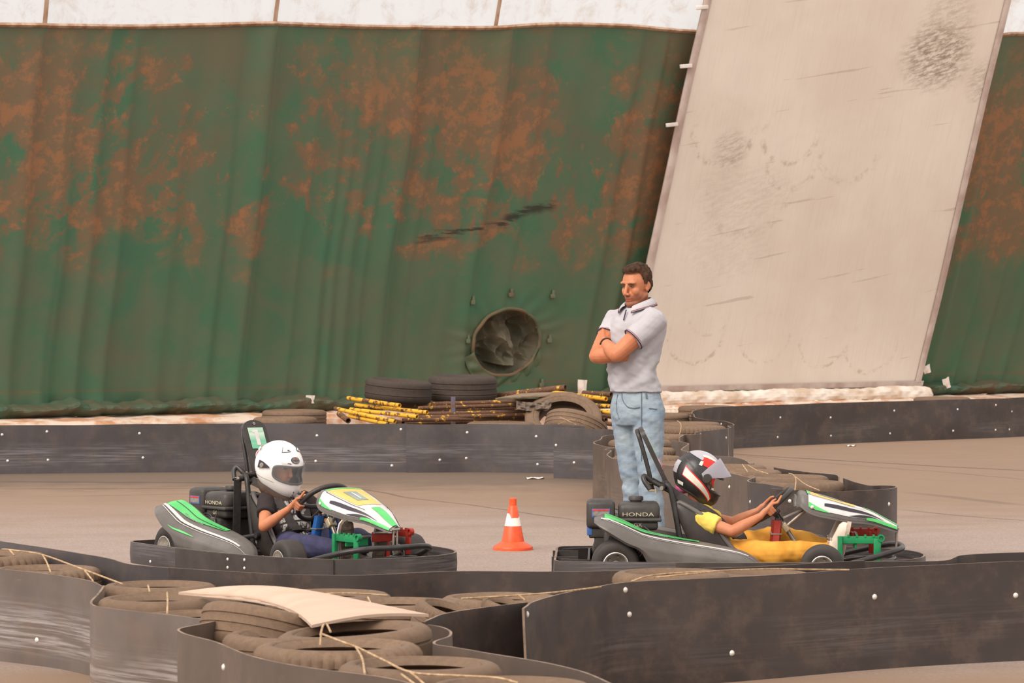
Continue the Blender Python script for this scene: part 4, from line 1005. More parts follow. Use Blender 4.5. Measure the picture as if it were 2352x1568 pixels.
def kart(label, loc, heading, guard, number):
    K = empty('racing_kart', loc, heading); tag(K, label, 'kart', 'karts')
    P = lambda mb, name, m, par=None, sharp=40: mb.build(name, m, par or K, sharp)
    # surround bumper
    ol = bumper_outline(); nO = len(ol); vs, fs, uv = [], [], []; L = 0.0; Ls = []
    for i in range(nO): Ls.append(L); L += (ol[(i + 1) % nO] - ol[i]).length
    for i in range(nO):
        d = (ol[(i + 1) % nO] - ol[i - 1]); nn = Vector((d.y, -d.x, 0)).normalized()
        if nn.dot(ol[i]) < 0: nn = -nn
        for off, z in ((0, .035), (0.004, .095), (0, .156), (-.012, .156), (-.012, .035)):
            vs.append(tuple(ol[i] + nn * off + Vector((0, 0, z)))); uv.append((Ls[i] * 1.0, z))
    for i in range(nO):
        j = (i + 1) % nO
        for k in range(5): fs.append((i * 5 + k, j * 5 + k, j * 5 + (k + 1) % 5, i * 5 + (k + 1) % 5))
    me = bpy.data.meshes.new('surround_bumper'); me.from_pydata(vs, [], fs); lay = me.uv_layers.new(name='UVMap'); flat = []
    for f in fs:
        for k in f: flat += uv[k]
    lay.data.foreach_set('uv', flat); me.polygons.foreach_set('material_index', [1 if (q % 5) == 2 else 0 for q in range(len(fs))])
    bm = bmesh.new(); bm.from_mesh(me); bmesh.ops.recalc_face_normals(bm, faces=bm.faces); bm.to_mesh(me); bm.free(); shade(me, 40)
    bumper = put('surround_bumper', me, [M_BUMP, M_EDGE], K)
    # second, overlapping band on the driver's right
    band = [q for q in ol if q.y < -.35 and -.35 < q.x < .90]; band.sort(key=lambda q: q.x)
    ob = MB()
    rin = []
    for q in band:
        c = q * 1.012; rin.append([c + Vector((0, -.005, .038)), c + Vector((0, -.005, .153)), q + Vector((0, 0, .153)), q + Vector((0, 0, .038))])
    ob.loft(rin); P(ob, 'overlap_band', M_BLKPL, bumper)
    for bx, bz in ((.33, .13), (.36, .085), (.33, .045), (.18, .125), (.22, .08), (.18, .045), (-.62, .06)):
        for sd in (-1, 1):
            q = min((p for p in ol if p.y * sd > 0.2), key=lambda p: abs(p.x - bx)); d = Vector((0, sd, 0))
            b = bpy.data.objects.new('bolt', bolt_mesh()); C.objects.link(b); b.parent = bumper; b.location = q + Vector((0, sd * (.0135 if sd < 0 and -.35 < q.x < .9 else .004), bz)); b.rotation_euler = d.to_track_quat('Z', 'Y').to_euler(); b.scale = (.7, .7, .7)
    # inner bracing of the rear bumper
    br = MB()
    for sd in (-1, 1):
        br.box((-.86, .40 * sd, .10), (.20, .012, .11), rot=(0, 0, .5 * sd)); br.box((-.93, .22 * sd, .10), (.14, .012, .11))
    br.box((-.80, 0, .10), (.012, .9, .11)); P(br, 'bumper_brace', M_BLKPL, bumper)
    # floor tray and frame rails
    P(MB().slab([(-.25, -.30, .05), (.55, -.30, .05), (.86, -.16, .05), (.86, .16, .05), (.55, .30, .05), (-.25, .30, .05)], .006), 'floor_tray', M_GREYPL)
    fr = MB()
    for sd in (-1, 1):
        fr.tube(catmull([(-.78, .30 * sd, .10), (-.5, .32 * sd, .075), (-.1, .33 * sd, .07), (.3, .30 * sd, .07), (.62, .22 * sd, .075), (.88, .17 * sd, .085)], 6), .015, 10)
        fr.tube([(-.30, .33 * sd, .075), (-.30, .46 * sd, .10), (.0, .45 * sd, .10), (.05, .32 * sd, .075)], .011, 8)
        fr.tube([(.43, .20 * sd, .08), (.43, .36 * sd, .115)], .014, 8)
    fr.tube([(-.62, -.30, .085), (-.62, .30, .085)], .014, 8); fr.tube([(.30, -.30, .07), (.30, .30, .07)], .014, 8); fr.tube([(.86, -.18, .085), (.86, .18, .085)], .014, 8)
    P(fr, 'chassis_frame', M_TUBE)
    P(MB().tube([(-.65, -.48, .128), (-.65, .48, .128)], .02, 14), 'rear_axle', M_STEEL)
    # wheels
    def wheel(x, y, r, w, steer=0.0):
        prof = [(r * .50, -w * .46), (r * .62, -w * .50), (r * .84, -w * .50), (r * .95, -w * .44), (r, -w * .30), (r * 1.005, 0), (r, w * .30), (r * .95, w * .44), (r * .84, w * .50), (r * .62, w * .50), (r * .50, w * .46)]
        t = MB().lathe(prof, 44, axis='y', closed_prof=True).build('wheel', M_RUB, K, 50); t.location = (x, y, r); t.rotation_euler = (0, 0, steer)
        rp = [(r * .50, -w * .50), (r * .53, -w * .53), (r * .50, -w * .54), (r * .45, -w * .47), (r * .42, -w * .2), (r * .20, -w * .05), (r * .16, -w * .22), (.001, -w * .22)]
        rm = MB().lathe(rp, 36, axis='y'); rm.lathe([(a, -b) for a, b in rp], 36, axis='y'); rm.build('rim', M_RIM, t, 50)
        nut = MB()
        for k in range(5): nut.box((r * .3 * math.cos(k * 1.2566), -w * .16, r * .3 * math.sin(k * 1.2566)), (.012, .02, .012))
        nut.build('wheel_nuts', M_STEEL, t)
        return t
    st = -0.08
    wheel(-.655, -.415, .131, .175); wheel(-.655, .415, .131, .175); wheel(.445, -.405, .118, .125, st); wheel(.445, .405, .118, .125, st)
    # side pods with stickers
    for sd in (-1, 1):
        xs = [lerp(-.770, .135, i / 60) for i in range(61)]
        mb = MB(); mb.loft([[pod_point(x, w / 36, sd) for w in range(37)] for x in xs], True, True)
        pod = P(mb, 'side_pod', M_GREYPL, None, 60)
        a, b = 5 / 9, 6 / 9
        P(pod_patch(-.715, -.21, lambda t: lerp(.50, .60, t), lambda t: .655, sd), 'green_sticker', M_KGREEN, pod, 0)
        P(pod_patch(-.735, .05, lambda t: lerp(.472, .476, t), lambda t: lerp(.500, .505, t), sd, .005), 'white_stripe', M_KWHITE, pod, 0)
        P(pod_patch(-.72, .115, lambda t: .452, lambda t: .458, sd, .005), 'white_line', M_KWHITE, pod, 0)
        P(pod_patch(-.70, -.22, lambda t: .585 + .02 * t, lambda t: .592 + .02 * t, sd, .0065), 'dark_line', M_KDARK, pod, 0)
        if guard == 'blue': P(pod_patch(-.56, -.30, lambda t: .30, lambda t: lerp(.31, .345, math.sin(math.pi * t)), sd, .004), 'green_flash', M_KGREEN, pod, 0)
        tm = text_mesh('slipstream', .050, .001)
        for v in tm.vertices:
            x, w = -.475 - v.co.x * sd * .95, .548 + v.co.y * .55; p = pod_point(x, w, sd); q = pod_point(x, w + .01, sd); d = (q - p).normalized()
            nrm = Vector((0, -d.z, d.y)); nrm = -nrm if nrm.z < 0 else nrm
            v.co = p + nrm * .007
        put('lettering', tm, M_KWHITE, pod)
    # engine on the driver's right, behind the seat
    E = P(MB().box((-.60, -.12, .22), (.24, .26, .16), bev=.02).box((-.60, -.12, .125), (.30, .22, .05), bev=.01).box((-.72, -.14, .26), (.10, .16, .16), bev=.015), 'engine', M_ENG)
    P(MB().box((-.735, -.15, .382), (.155, .19, .150), bev=.022).box((-.735, -.15, .425), (.135, .17, .075), bev=.022), 'air_filter_box', M_ENG, E)
    P(MB().box((-.735, -.150, .285), (.13, .15, .06), bev=.01), 'filter_base', M_ENG, E)
    P(MB().box((-.530, -.12, .398), (.225, .26, .095), bev=.032).box((-.530, -.12, .355), (.245, .28, .02), bev=.008).box((-.530, -.12, .325), (.205, .24, .055), bev=.018), 'fuel_tank', M_ENG, E)
    P(MB().lathe([(.001, .478), (.036, .476), (.040, .470), (.040, .455), (.030, .450), (.030, .44)], 24, (-.545, -.12, 0)), 'fuel_cap', M_ENG, E)
    fan = MB()
    for k in range(6): fan.lathe([(.028 + .013 * k, -.001), (.035 + .013 * k, -.004), (.036 + .013 * k, .0)], 28, (-.60, -.256, .225), 'y')
    fan.lathe([(.001, -.006), (.022, -.006), (.026, .0)], 20, (-.60, -.256, .225), 'y'); P(fan, 'starter_grille', M_ENGG, E)
    P(MB().tube(catmull([(-.70, -.25, .32), (-.66, -.285, .31), (-.62, -.275, .27), (-.58, -.27, .25)], 5), .008, 8).tube(catmull([(-.50, -.25, .32), (-.46, -.29, .28), (-.44, -.25, .20)], 5), .005, 6), 'hoses', M_BLKPL, E)
    P(MB().box((-.66, -.265, .285), (.05, .03, .03), bev=.005), 'carburettor', M_ENGG, E)
    P(MB().box((-.52, -.262, .29), (.03, .02, .03), bev=.004), 'fuel_tap', M_ENGG, E)
    P(MB().box((-.735, -.2465, .392), (.098, .003, .046)), 'warning_label', M_LBLUE, E)
    P(MB().box((-.735, -.2485, .389), (.088, .003, .026)), 'label_print', M_LGREY, E)
    P(MB().box((-.735, -.2485, .408), (.088, .003, .009)), 'label_heading', M_LRED, E)
    tm = text_mesh('HONDA', .040, .002); tm.transform(basis((-.535, -.2515, .384), (1, 0, 0), (0, 0, 1)) @ Matrix.Diagonal((1.15, .72, 1, 1))); put('lettering', tm, M_LTAN, E)
    tm = text_mesh('GX', .030, .002); tm.transform(basis((-.535, -.2415, .328), (1, 0, 0), (0, 0, 1))); put('lettering', tm, M_LTAN, E)
    P(MB().box((-.795, -.205, .30), (.03, .045, .06), bev=.004), 'switch_plate', M_LBLUE, E)
    P(MB().lathe([(.001, -.02), (.030, -.018), (.034, .0), (.034, .05), (.02, .06)], 20, (-.66, -.10, .16), 'y').box((-.62, -.31, .16), (.05, .02, .05), bev=.004), 'clutch_cover', M_ENGG, E)
    P(MB().slab([(-.585, -.335, .185), (-.525, -.335, .185), (-.540, -.335, .142), (-.555, -.335, .135), (-.57, -.335, .142)], .004), 'red_shield', M_LRED, E)
    # seat: a bucket lofted from the front lip to the top of the back
    prof = [(.115, .105, .150, .030), (.06, .092, .165, .060), (-.02, .082, .172, .105), (-.10, .085, .175, .135), (-.165, .115, .178, .165), (-.215, .17, .178, .17), (-.255, .25, .176, .155), (-.290, .33, .168, .11), (-.318, .40, .150, .055), (-.335, .43, .130, .030)]
    def seat_fn(u, v):
        x, z, hw, wing = interp([(i / (len(prof) - 1),) + prof[i] for i in range(len(prof))], v)
        s = u * 2 - 1; a = abs(s)
        y = hw * math.sin(clamp(a * 1.35) * math.pi / 2) * math.copysign(1, s)
        k = smooth(.45, 1.0, a)
        tn = Vector((0.55, 0, 0.85)) if v < .35 else Vector((0.9, 0, .43))
        return Vector((x, y, z)) + tn * wing * k
    mb = MB().grid(seat_fn, 36, 40)
    def seat_back(u, v):
        p = seat_fn(u, v); s = u * 2 - 1
        tn = Vector((0.25, 0, -0.95)) if v < .35 else Vector((-.9, 0, -.35))
        return p + tn * .014 + Vector((0, math.copysign(.012 * abs(s), s), 0))
    mb.grid(seat_back, 36, 40)
    seat = P(mb, 'seat', M_BLKPL, None, 60)
    rim = [seat_fn(0, v / 40) for v in range(41)] + [seat_fn(u / 24, 1) for u in range(1, 25)] + [seat_fn(1, 1 - v / 40) for v in range(1, 41)]
    P(MB().tube(rim, .014, 8), 'seat_rim', M_GREYPL, seat, 80)
    for sd in (-1, 1):
        P(MB().tube([(-.16, .19 * sd, .22), (-.30, .235 * sd, .195)], .013, 10).lathe([(.001, -.016 * 1), (.018, -.016), (.018, .0)], 12, (-.16, .20 * sd, .22), 'y'), 'seat_stay', M_TUBE, seat)
    # hoop behind the seat with the tall headrest board
    hp = MB()
    for sd in (-1, 1):
        hp.tube(catmull([(-.285, .14 * sd, .09), (-.315, .145 * sd, .30), (-.355, .14 * sd, .50), (-.385, .13 * sd, .545)], 6), .015, 10)
        hp.tube([(-.355, .12 * sd, .50), (-.455, .10 * sd, .555)], .013, 10)
        hp.tube(catmull([(-.455, .065 * sd, .50), (-.478, .066 * sd, .62), (-.520, .066 * sd, .77), (-.535, .045 * sd, .815), (-.538, 0, .825)], 6), .0125, 10)
    hp.tube([(-.385, -.14, .545), (-.385, .14, .545)], .015, 10)
    hp.tube(catmull([(-.46, -.10, .555), (-.50, -.115, .585), (-.50, -.135, .56), (-.47, -.15, .515)], 6), .014, 10)
    P(hp, 'headrest_frame', M_TUBE)
    bx0, bz0, bx1, bz1 = -.372, .530, -.522, .845
    e = Vector((bx1 - bx0, 0, bz1 - bz0)); bl = e.length; e.normalize(); nf = Vector((e.z, 0, -e.x))
    poly = []
    for k in range(13):
        a = math.pi * k / 12; poly.append((.078 * math.cos(a), bl - .052 + .052 * math.sin(a)))
    poly += [(-.078, .04), (-.064, 0), (.064, 0), (.078, .04)]
    BO = Vector((bx0, 0, bz0))
    bp = [BO + e * v + Vector((0, -u, 0)) for u, v in poly]
    board_ = P(MB().slab([p - nf * .012 for p in bp], -.024), 'headrest_board', M_BLKPL)
    if (board_.data.vertices[0].co - bp[0]).length > 1: pass
    MBo = basis(BO + nf * .0135, (0, 1, 0), e)         # local x to the driver's left = viewer's right seen from the front
    def plate(name, pts, m, lift):
        mb = MB().slab([Vector((a, b, lift)) for a, b in pts], .0015); mb.xf(MBo); return P(mb, name, m, board_)
    plate('number_plate', [(-.052, .17), (.052, .17), (.052, .30), (-.052, .30)], pm('plate_' + number[0], srgb(206, 214, 196), srgb(112, 180, 148), 1.6, .5, stretch=(0.1, 0.1, 5), a=.4, b=.55), .001)
    plate('number', [(-.012, .19), (.012, .19), (.012, .285), (-.026, .285), (-.026, .268), (-.012, .268)], M_KWHITE, .0028)
    ring = lambda r, n=28: [(r * math.cos(2 * math.pi * k / n), .118 + r * math.sin(2 * math.pi * k / n)) for k in range(n)]
    plate('sign_border', ring(.046), M_KWHITE, .001); plate('sign_ring', ring(.041), M_LRED, .0022); plate('sign_field', ring(.032), M_KWHITE, .0034)
    plate('sign_bus', [(-.016, .098), (.016, .098), (.016, .136), (.010, .142), (-.010, .142), (-.016, .136)], M_KDARK, .0046)
    plate('sign_bus_window', [(-.012, .112), (.012, .112), (.012, .132), (-.012, .132)], M_KWHITE, .0058)
    plate('sign_slash', [(-.034, .092), (-.028, .087), (.034, .144), (.028, .149)], M_LRED, .007)
    mb = MB().lathe([(.004, 0), (.008, 0), (.008, .003), (.004, .003)], 16); mb.xf(MBo @ Matrix.Translation((0, .325, .001))); P(mb, 'board_screw', M_STEEL, board_)
    for zz in (.505, .545):
        xx = lerp(-.455, -.478, (zz - .5) / .12)
        P(MB().box((xx, 0, zz), (.05, .165, .012), bev=.004).tube([(xx + .02, -.085, zz - .015), (xx + .02, -.085, zz + .015)], .006, 8), 'clamp', M_ZINC)
    P(MB().tube([(-.395, -.12, .528), (-.405, -.165, .524)], .017, 12), 'belt_bar', M_TUBE)
    P(MB().tube([(-.405, -.165, .524), (-.409, -.190, .521)], .011, 10), 'belt_bar_tip', M_STEEL)
    # steering
    SC, sx = Vector((.19, 0, .412)), Vector((.745, 0, .667)).normalized()
    wheel_ring = [SC + sx * (.148 * math.cos(2 * math.pi * k / 48)) + Vector((0, .148 * math.sin(2 * math.pi * k / 48), 0)) for k in range(48)]
    SW = P(MB().tube(wheel_ring, .0145, 12, loop=True), 'steering_wheel', M_BLKPL, None, 80)
    sn = Vector((sx.z, 0, -sx.x))
    hub = SC + sn * .03
    sp = MB()
    for an in (math.pi / 2 + .15, -math.pi / 2 - .15, math.pi):
        q = SC + sx * (.142 * math.cos(an)) + Vector((0, .142 * math.sin(an), 0)); sp.tube([hub, hub.lerp(q, .55) + sn * .004, q], [.017, .014, .011], 8)
    P(sp, 'spokes', M_BLKPL, SW); P(MB().box(hub, (.05, .07, .05), rot=(0, -.84, 0), bev=.01), 'hub', M_BLKPL, SW)
    colend = Vector((.39, 0, .12))
    P(MB().tube([hub, hub.lerp(colend, .22)], .016, 12), 'column_sleeve', M_TUBE)
    P(MB().tube([hub.lerp(colend, .2), colend], .0125, 12), 'steering_column', M_STEEL)
    yk = hub.lerp(colend, .33)
    P(MB().box(yk, (.05, .05, .035), rot=(0, .9, 0), bev=.006), 'column_bracket', M_ZINC)
    P(MB().tube([yk, Vector((.42, 0, .43))], .011, 10).box((.33, 0, .385), (.16, .03, .008), rot=(0, -.42, 0)), 'fairing_stay', M_STEEL)
    gm = {'blue': M_BLUE, 'red': M_PRED}[guard]
    for sd in (-1, 1):
        base = yk + Vector((-.045, .045 * sd, .040)); foot = Vector((.20, .085 * sd, .10))
        G0 = P(MB().loft([[lerpv + Vector((a, b, 0)) for a, b in ((.026, 0), (.016, .024), (-.016, .024), (-.026, 0), (-.016, -.024), (.016, -.024))] for lerpv in (base.lerp(foot, .0), base.lerp(foot, .5), base.lerp(foot, .86))]), 'knee_guard', gm, None, 50)
        for q in (.30, .66):
            c = base.lerp(foot, q); P(MB().box(c, (.060, .056, .007), bev=.002), 'wire_tie', M_STEEL, G0)
        P(MB().tube([base.lerp(foot, -.05), foot], .011, 8), 'guard_post', M_TUBE)
    # front fairing
    xs = [lerp(.318, .884, i / 48) for i in range(49)]
    mb = MB(); mb.loft([[fair_point(x, w / 32) for w in range(33)] for x in xs], False, False); mb.loft([[fair_point(x, w / 32) - Vector((.004, 0, .012)) for w in range(33)] for x in xs], False, False)
    mb.tube([fair_point(.322, w / 32) for w in range(33)], .016, 8)
    FA = P(mb, 'front_fairing', M_GREYPL, None, 60)
    def fp(name, x0, x1, wa, wb, m, off=.004, n=22, k=6):
        P(MB().grid(lambda u, v: fair_point(lerp(x0, x1, u), lerp(wa(u), wb(u), v), off), n, k), name, m, FA, 0)
    fp('white_sticker', .385, .872, lambda t: .045, lambda t: .955, M_KWHITE, .003, 30, 28)
    fp('yellow_plate', .392, .640, lambda t: lerp(.23, .27, t), lambda t: lerp(.77, .73, t), M_KYEL, .005)
    fp('green_top', .380, .396, lambda t: .22, lambda t: .78, M_KGREEN, .006, 3, 8)
    fp('number_panel', .445, .575, lambda t: .395, lambda t: .605, pm('number_panel_' + number[0] + guard, srgb(150, 158, 148), srgb(128, 138, 130), 5, .5), .0065)
    fp('number', .465, .555, lambda t: .485, lambda t: .515, M_KWHITE, .008, 8, 2)
    fp('green_nose', .690, .874, lambda t: lerp(.40, .30, t), lambda t: lerp(.60, .70, t), M_KGREEN, .0055)
    for sd in (0, 1):
        mir = (lambda f: (lambda t: 1 - f(t))) if sd else (lambda f: f)
        fp('dark_swoosh', .47, .80, mir(lambda t: lerp(.10, .13, t)), mir(lambda t: lerp(.13, .165, math.sin(math.pi * t) ** .7)), M_KDARK, .006, 22, 3)
        fp('dark_flash', .60, .86, mir(lambda t: .05), mir(lambda t: lerp(.05, .105, math.sin(math.pi * t))), M_KDARK, .006, 18, 3)
        fp('green_flash', .385, .50, mir(lambda t: .035), mir(lambda t: lerp(.095, .04, t)), M_KGREEN, .0065, 10, 3)
        fp('green_side', .70, .872, mir(lambda t: .02), mir(lambda t: lerp(.06, .15, t)), M_KGREEN, .0065, 14, 3)
        fp('dark_outline', .40, .70, mir(lambda t: lerp(.195, .215, t)), mir(lambda t: lerp(.207, .227, t)), M_KDARK, .0065, 18, 2)
        q = fair_point(.405, .985 if sd else .015); b = bpy.data.objects.new('fairing_screw', bolt_mesh()); C.objects.link(b); b.parent = FA; b.location = q + Vector((0, .004 * (1 if sd else -1), .02)); b.rotation_euler = Vector((0, 1 if sd else -1, 0)).to_track_quat('Z', 'Y').to_euler(); b.scale = (.8, .8, .8)
    P(MB().box((.872, 0, .298), (.03, .05, .012), bev=.003).tube([(.875, .012, .30), (.872, .012, .17)], .006, 8).tube([(.875, -.012, .30), (.872, -.012, .17)], .006, 8), 'nose_bracket', M_STEEL)
    # pedals with adjuster racks
    for sd, m in ((-1, M_PGREEN), (1, M_PRED)):
        y0 = .175 * sd; hz = .245 if sd < 0 else .262
        mb = MB().box((.665, y0, hz), (.235, .006, .040), bev=.002)
        mb.box((.555, y0, hz - .06), (.026, .026, .16), bev=.004).box((.755, y0, hz - .055), (.04, .012, .12), bev=.004)
        for k in range(4): mb.box((.60 + .045 * k, y0, hz + .022), (.012, .012, .014))
        mb.lathe([(.012, -.012), (.02, -.012), (.02, .012), (.012, .012)], 16, (.775, y0, hz + .01), 'y', True)
        pd = P(mb, 'pedal_rack', m)
        P(MB().box((.640, y0 - .085 * sd, hz - .02), (.012, .15, .055), bev=.003), 'pedal_plate', m, pd)
        P(MB().tube([(.655, y0 + .01, hz + .0), (.655, y0 - .16 * sd, hz + .005)], .007, 8), 'pedal_bar', M_STEEL, pd)
    # nose hoop
    nh = MB()
    nh.tube(catmull([(.56, -.36, .12), (.70, -.33, .155), (.82, -.27, .185), (.885, -.17, .20), (.90, 0, .20), (.885, .17, .20), (.82, .27, .185), (.70, .33, .155), (.56, .36, .12)], 7), .016, 10)
    nh.tube(catmull([(.60, -.26, .10), (.80, -.20, .13), (.86, 0, .14), (.80, .20, .13), (.60, .26, .10)], 6), .012, 8)
    P(nh, 'nose_hoop', M_TUBE)
    P(MB().tube([(.42, -.36, .105), (.42, .36, .105)], .010, 8).tube([(.39, 0, .12), (.43, .34, .11)], .007, 8).tube([(.39, 0, .12), (.43, -.34, .11)], .007, 8), 'tie_rods', M_STEEL)
    # belts
    def strap(pts, w, name='seat_belt', wdir=(0, 1, 0)):
        path = catmull(pts, 6); rings = []
        for i, q in enumerate(path):
            d = (path[min(i + 1, len(path) - 1)] - path[max(i - 1, 0)]).normalized(); sdv = Vector(wdir); sdv = (sdv - d * sdv.dot(d)).normalized(); nn = d.cross(sdv)
            rings.append([q + sdv * w / 2 + nn * .002, q - sdv * w / 2 + nn * .002, q - sdv * w / 2 - nn * .002, q + sdv * w / 2 - nn * .002])
        return P(MB().loft(rings), name, M_WEB, None, 30)
    return K, strap, SC, sx

# ================================================================== people: helmets, hands, the two drivers
def skin_mat(name, c1, c2):
    t = NT(name); v = t.coord('Object'); n = t.noise(v, 14, 4)
    at = t.node('ShaderNodeVertexColor'); at.layer_name = 'tint'
    base = t.mix(t.ramp(n, .3, .7), c1, c2)
    q = t.node('ShaderNodeMix'); q.data_type = 'RGBA'; q.blend_type = 'MULTIPLY'; q.inputs[0].default_value = 1.0
    t.L(base, q.inputs[6]); t.L(at.outputs[0], q.inputs[7])
    t.b.inputs['Subsurface Weight'].default_value = 0.08; t.b.inputs['Subsurface Radius'].default_value = (.01, .004, .002); t.b.inputs['Subsurface Scale'].default_value = 0.5
    return t.done(q.outputs[2], .5, 0, .35)
M_SKIN = skin_mat('skin', srgb(200, 130, 94), srgb(186, 115, 80))
def tint(me, fn=None):
    ca = me.color_attributes.new('tint', 'FLOAT_COLOR', 'POINT')
    flat = []
    for v in me.vertices: flat += list(fn(v.co) if fn else (1, 1, 1, 1))
    ca.data.foreach_set('color', flat)
M_EYEW = pm('eye_white', srgb(176, 160, 148), srgb(160, 144, 132), 30, .3)
M_EYED = pm('eye_dark', srgb(62, 46, 38), srgb(50, 38, 32), 30, .3)
M_BROW = pm('brow_hair', srgb(104, 74, 54), srgb(84, 58, 42), 60, .9)
M_LIP = pm('lips', srgb(206, 116, 104), srgb(190, 100, 90), 30, .5)

def hand(mb, P, tng, rad, frt, wrist, point=False, sc=1.0):
    """fingers closed round a rim at P: tng along the rim, rad outward, frt away from the driver"""
    P, tng, rad, frt, wrist = (Vector(q) for q in (P, tng, rad, frt, wrist))
    R = .0245
    jp = lambda a, o: P + tng * o + (rad * math.cos(a) + frt * math.sin(a)) * R
    kn = []
    for i in range(4):
        o = (1.5 - i) * .0185 * sc; kn.append(P + tng * o + rad * .022 - frt * .020)
        if i == 0 and point:
            mb.chain([(kn[0], .0095 * sc), (P + tng * (o + .022) + rad * .022 - frt * .006, .0085 * sc), (P + tng * (o + .045) + rad * .012 - frt * .013, .0078 * sc), (P + tng * (o + .062) + rad * .004 - frt * .018, .007 * sc)], 10)
        else:
            mb.chain([(kn[i], .0095 * sc), (jp(-.15, o), .0090 * sc), (jp(.95, o), .0084 * sc), (jp(2.0, o * .9), .0074 * sc)], 10)
    mid = (kn[1] + kn[2]) / 2
    back = mid.lerp(wrist, .45)
    for i in range(4): mb.capsule(kn[i], .0115 * sc, back + tng * (1.5 - i) * .010 * sc, .014 * sc, 10)
    mb.capsule(back, .018 * sc, wrist, .0195 * sc, 12)
    th0 = back + tng * .022 * sc - frt * .002
    mb.chain([(th0, .0125 * sc), (P + tng * .036 - frt * .026 - rad * .002, .0098 * sc), (P + tng * .050 - frt * .022 - rad * .022, .0082 * sc)], 10)

# ---- helmets: surface by azimuth (0 = forward, + = left) and elevation, degrees
HA, HBW, HC = .150, .127, .148
def helm_pt(az, el, off=0.0):
    a, e = math.radians(az), math.radians(el)
    f = smooth(4, -42, el) * max(0, math.cos(a)) ** 1.5
    bk = max(0, -math.cos(a)) * smooth(10, -50, el)
    p = Vector((HA * math.cos(e) * math.cos(a) * (1 + .30 * f - .06 * bk), HBW * math.cos(e) * math.sin(a) * (1 - .05 * f), HC * math.sin(e) - .030 * f))
    p.z += .012 * bk
    n = Vector((p.x / HA ** 2, p.y / HBW ** 2, p.z / HC ** 2)).normalized()
    return p + n * off
def el_bottom(az): return lerp(-47, -53, max(0, math.cos(math.radians(az))))
def port_edge(k, ra, r1, r2, e0):
    """superellipse border of the eye port"""
    c, s = math.cos(k), math.sin(k); q = 2 / 4.2
    return ra * math.copysign(abs(c) ** q, c), e0 + (r1 if s > 0 else r2) * math.copysign(abs(s) ** q, s)
PORT = (64, 15, 17, 0)
def helmet(person, M, shell_mats, assign, visor_mat, visor_up, decals, lining):
    """M: placement matrix of the helmet in the person's frame"""
    naz, nel = 150, 92; vs, fs, mi = [], [], []
    for j in range(nel + 1):
        for i in range(naz):
            az = -180 + 360 * i / naz; el = lerp(89.5, el_bottom(az), j / nel); vs.append(helm_pt(az, el))
    ra, r1, r2, e0 = PORT
    for j in range(nel):
        for i in range(naz):
            az = -180 + 360 * (i + .5) / naz; el = lerp(89.5, el_bottom(az), (j + .5) / nel)
            if (abs(az) / ra) ** 4.2 + (abs(el - e0) / (r1 if el > e0 else r2)) ** 4.2 < 1: continue
            k = (i + 1) % naz; fs.append((j * naz + i, j * naz + k, (j + 1) * naz + k, (j + 1) * naz + i)); mi.append(assign(az, el))
    mb = MB(); mb.v = vs; mb.f = fs; mb.m = mi
    mb.xf(M)
    me = bpy.data.meshes.new('helmet'); me.from_pydata([tuple(p) for p in mb.v], [], mb.f); me.polygons.foreach_set('material_index', mi); shade(me, 60)
    H = put('helmet', me, shell_mats, person)
    sub = lambda mbb, name, m, sharp=40: (mbb.xf(M), mbb.build(name, m, H, sharp))[1]
    # inner lining, lower edge roll, gasket
    ln = MB(); rings = []
    for j in range(25):
        rings.append([helm_pt(-180 + 360 * i / 60, lerp(80, el_bottom(-180 + 360 * i / 60) - 1, j / 24), -.022) for i in range(60)])
    # lining open at the front
    vs2 = [p for r in rings for p in r]; f2 = []
    for j in range(24):
        for i in range(60):
            az = -180 + 360 * (i + .5) / 60; el = lerp(80, el_bottom(az), (j + .5) / 24)
            if abs(az) < 66 and abs(el) < 19: continue
            f2.append((j * 60 + i, j * 60 + (i + 1) % 60, (j + 1) * 60 + (i + 1) % 60, (j + 1) * 60 + i))
    ln.add(vs2, f2); sub(ln, 'lining', lining)
    sub(MB().tube([helm_pt(-180 + 360 * i / 72, el_bottom(-180 + 360 * i / 72) - .5, -.010) for i in range(72)], .013, 8, loop=True), 'edge_roll', lining, 80)
    sub(MB().tube([helm_pt(*port_edge(2 * math.pi * k / 96, *PORT), .001) for k in range(96)], .0062, 8, loop=True), 'port_gasket', M_BLKPL, 80)
    # visor
    def vis(u, v, off):
        az = lerp(-84, 84, u); r = math.sqrt(max(0, 1 - (abs(az) / 92) ** 5)) * (1 - (.55 if visor_up else .15) * (abs(az) / 84) ** 2); el = lerp(-20.5 * r, 19 * r, v)
        return helm_pt(az, el, off)
    vb = MB().grid(lambda u, v: vis(u, v, .0085), 48, 12)
    if visor_up:
        vb.grid(lambda u, v: vis(u, v, .0115), 48, 12)
        piv = Vector((0, 0, .012)); R = Matrix.Translation(piv) @ Matrix.Rotation(math.radians(-visor_up), 4, 'Y') @ Matrix.Translation(-piv); vb.xf(R)
    sub(vb, 'visor', visor_mat, 0)
    def patch(name, az0, az1, lo, hi, m, off=.0022, n=14, k=5):
        sub(MB().grid(lambda u, v: helm_pt(lerp(az0, az1, u), lerp(lo(u), hi(u), v), off), n, k), name, m, 0)
    decals(patch, sub)
    return H
def clear_visor():
    t = NT('clear_visor'); t.done((.9, .9, .9, 1), .04, 0, .5); t.b.inputs['Alpha'].default_value = .12
    return t.m
def smoke_visor():
    t = NT('smoked_visor'); t.done(srgb(176, 170, 180), .18, .1, .6); t.b.inputs['Alpha'].default_value = .72
    return t.m

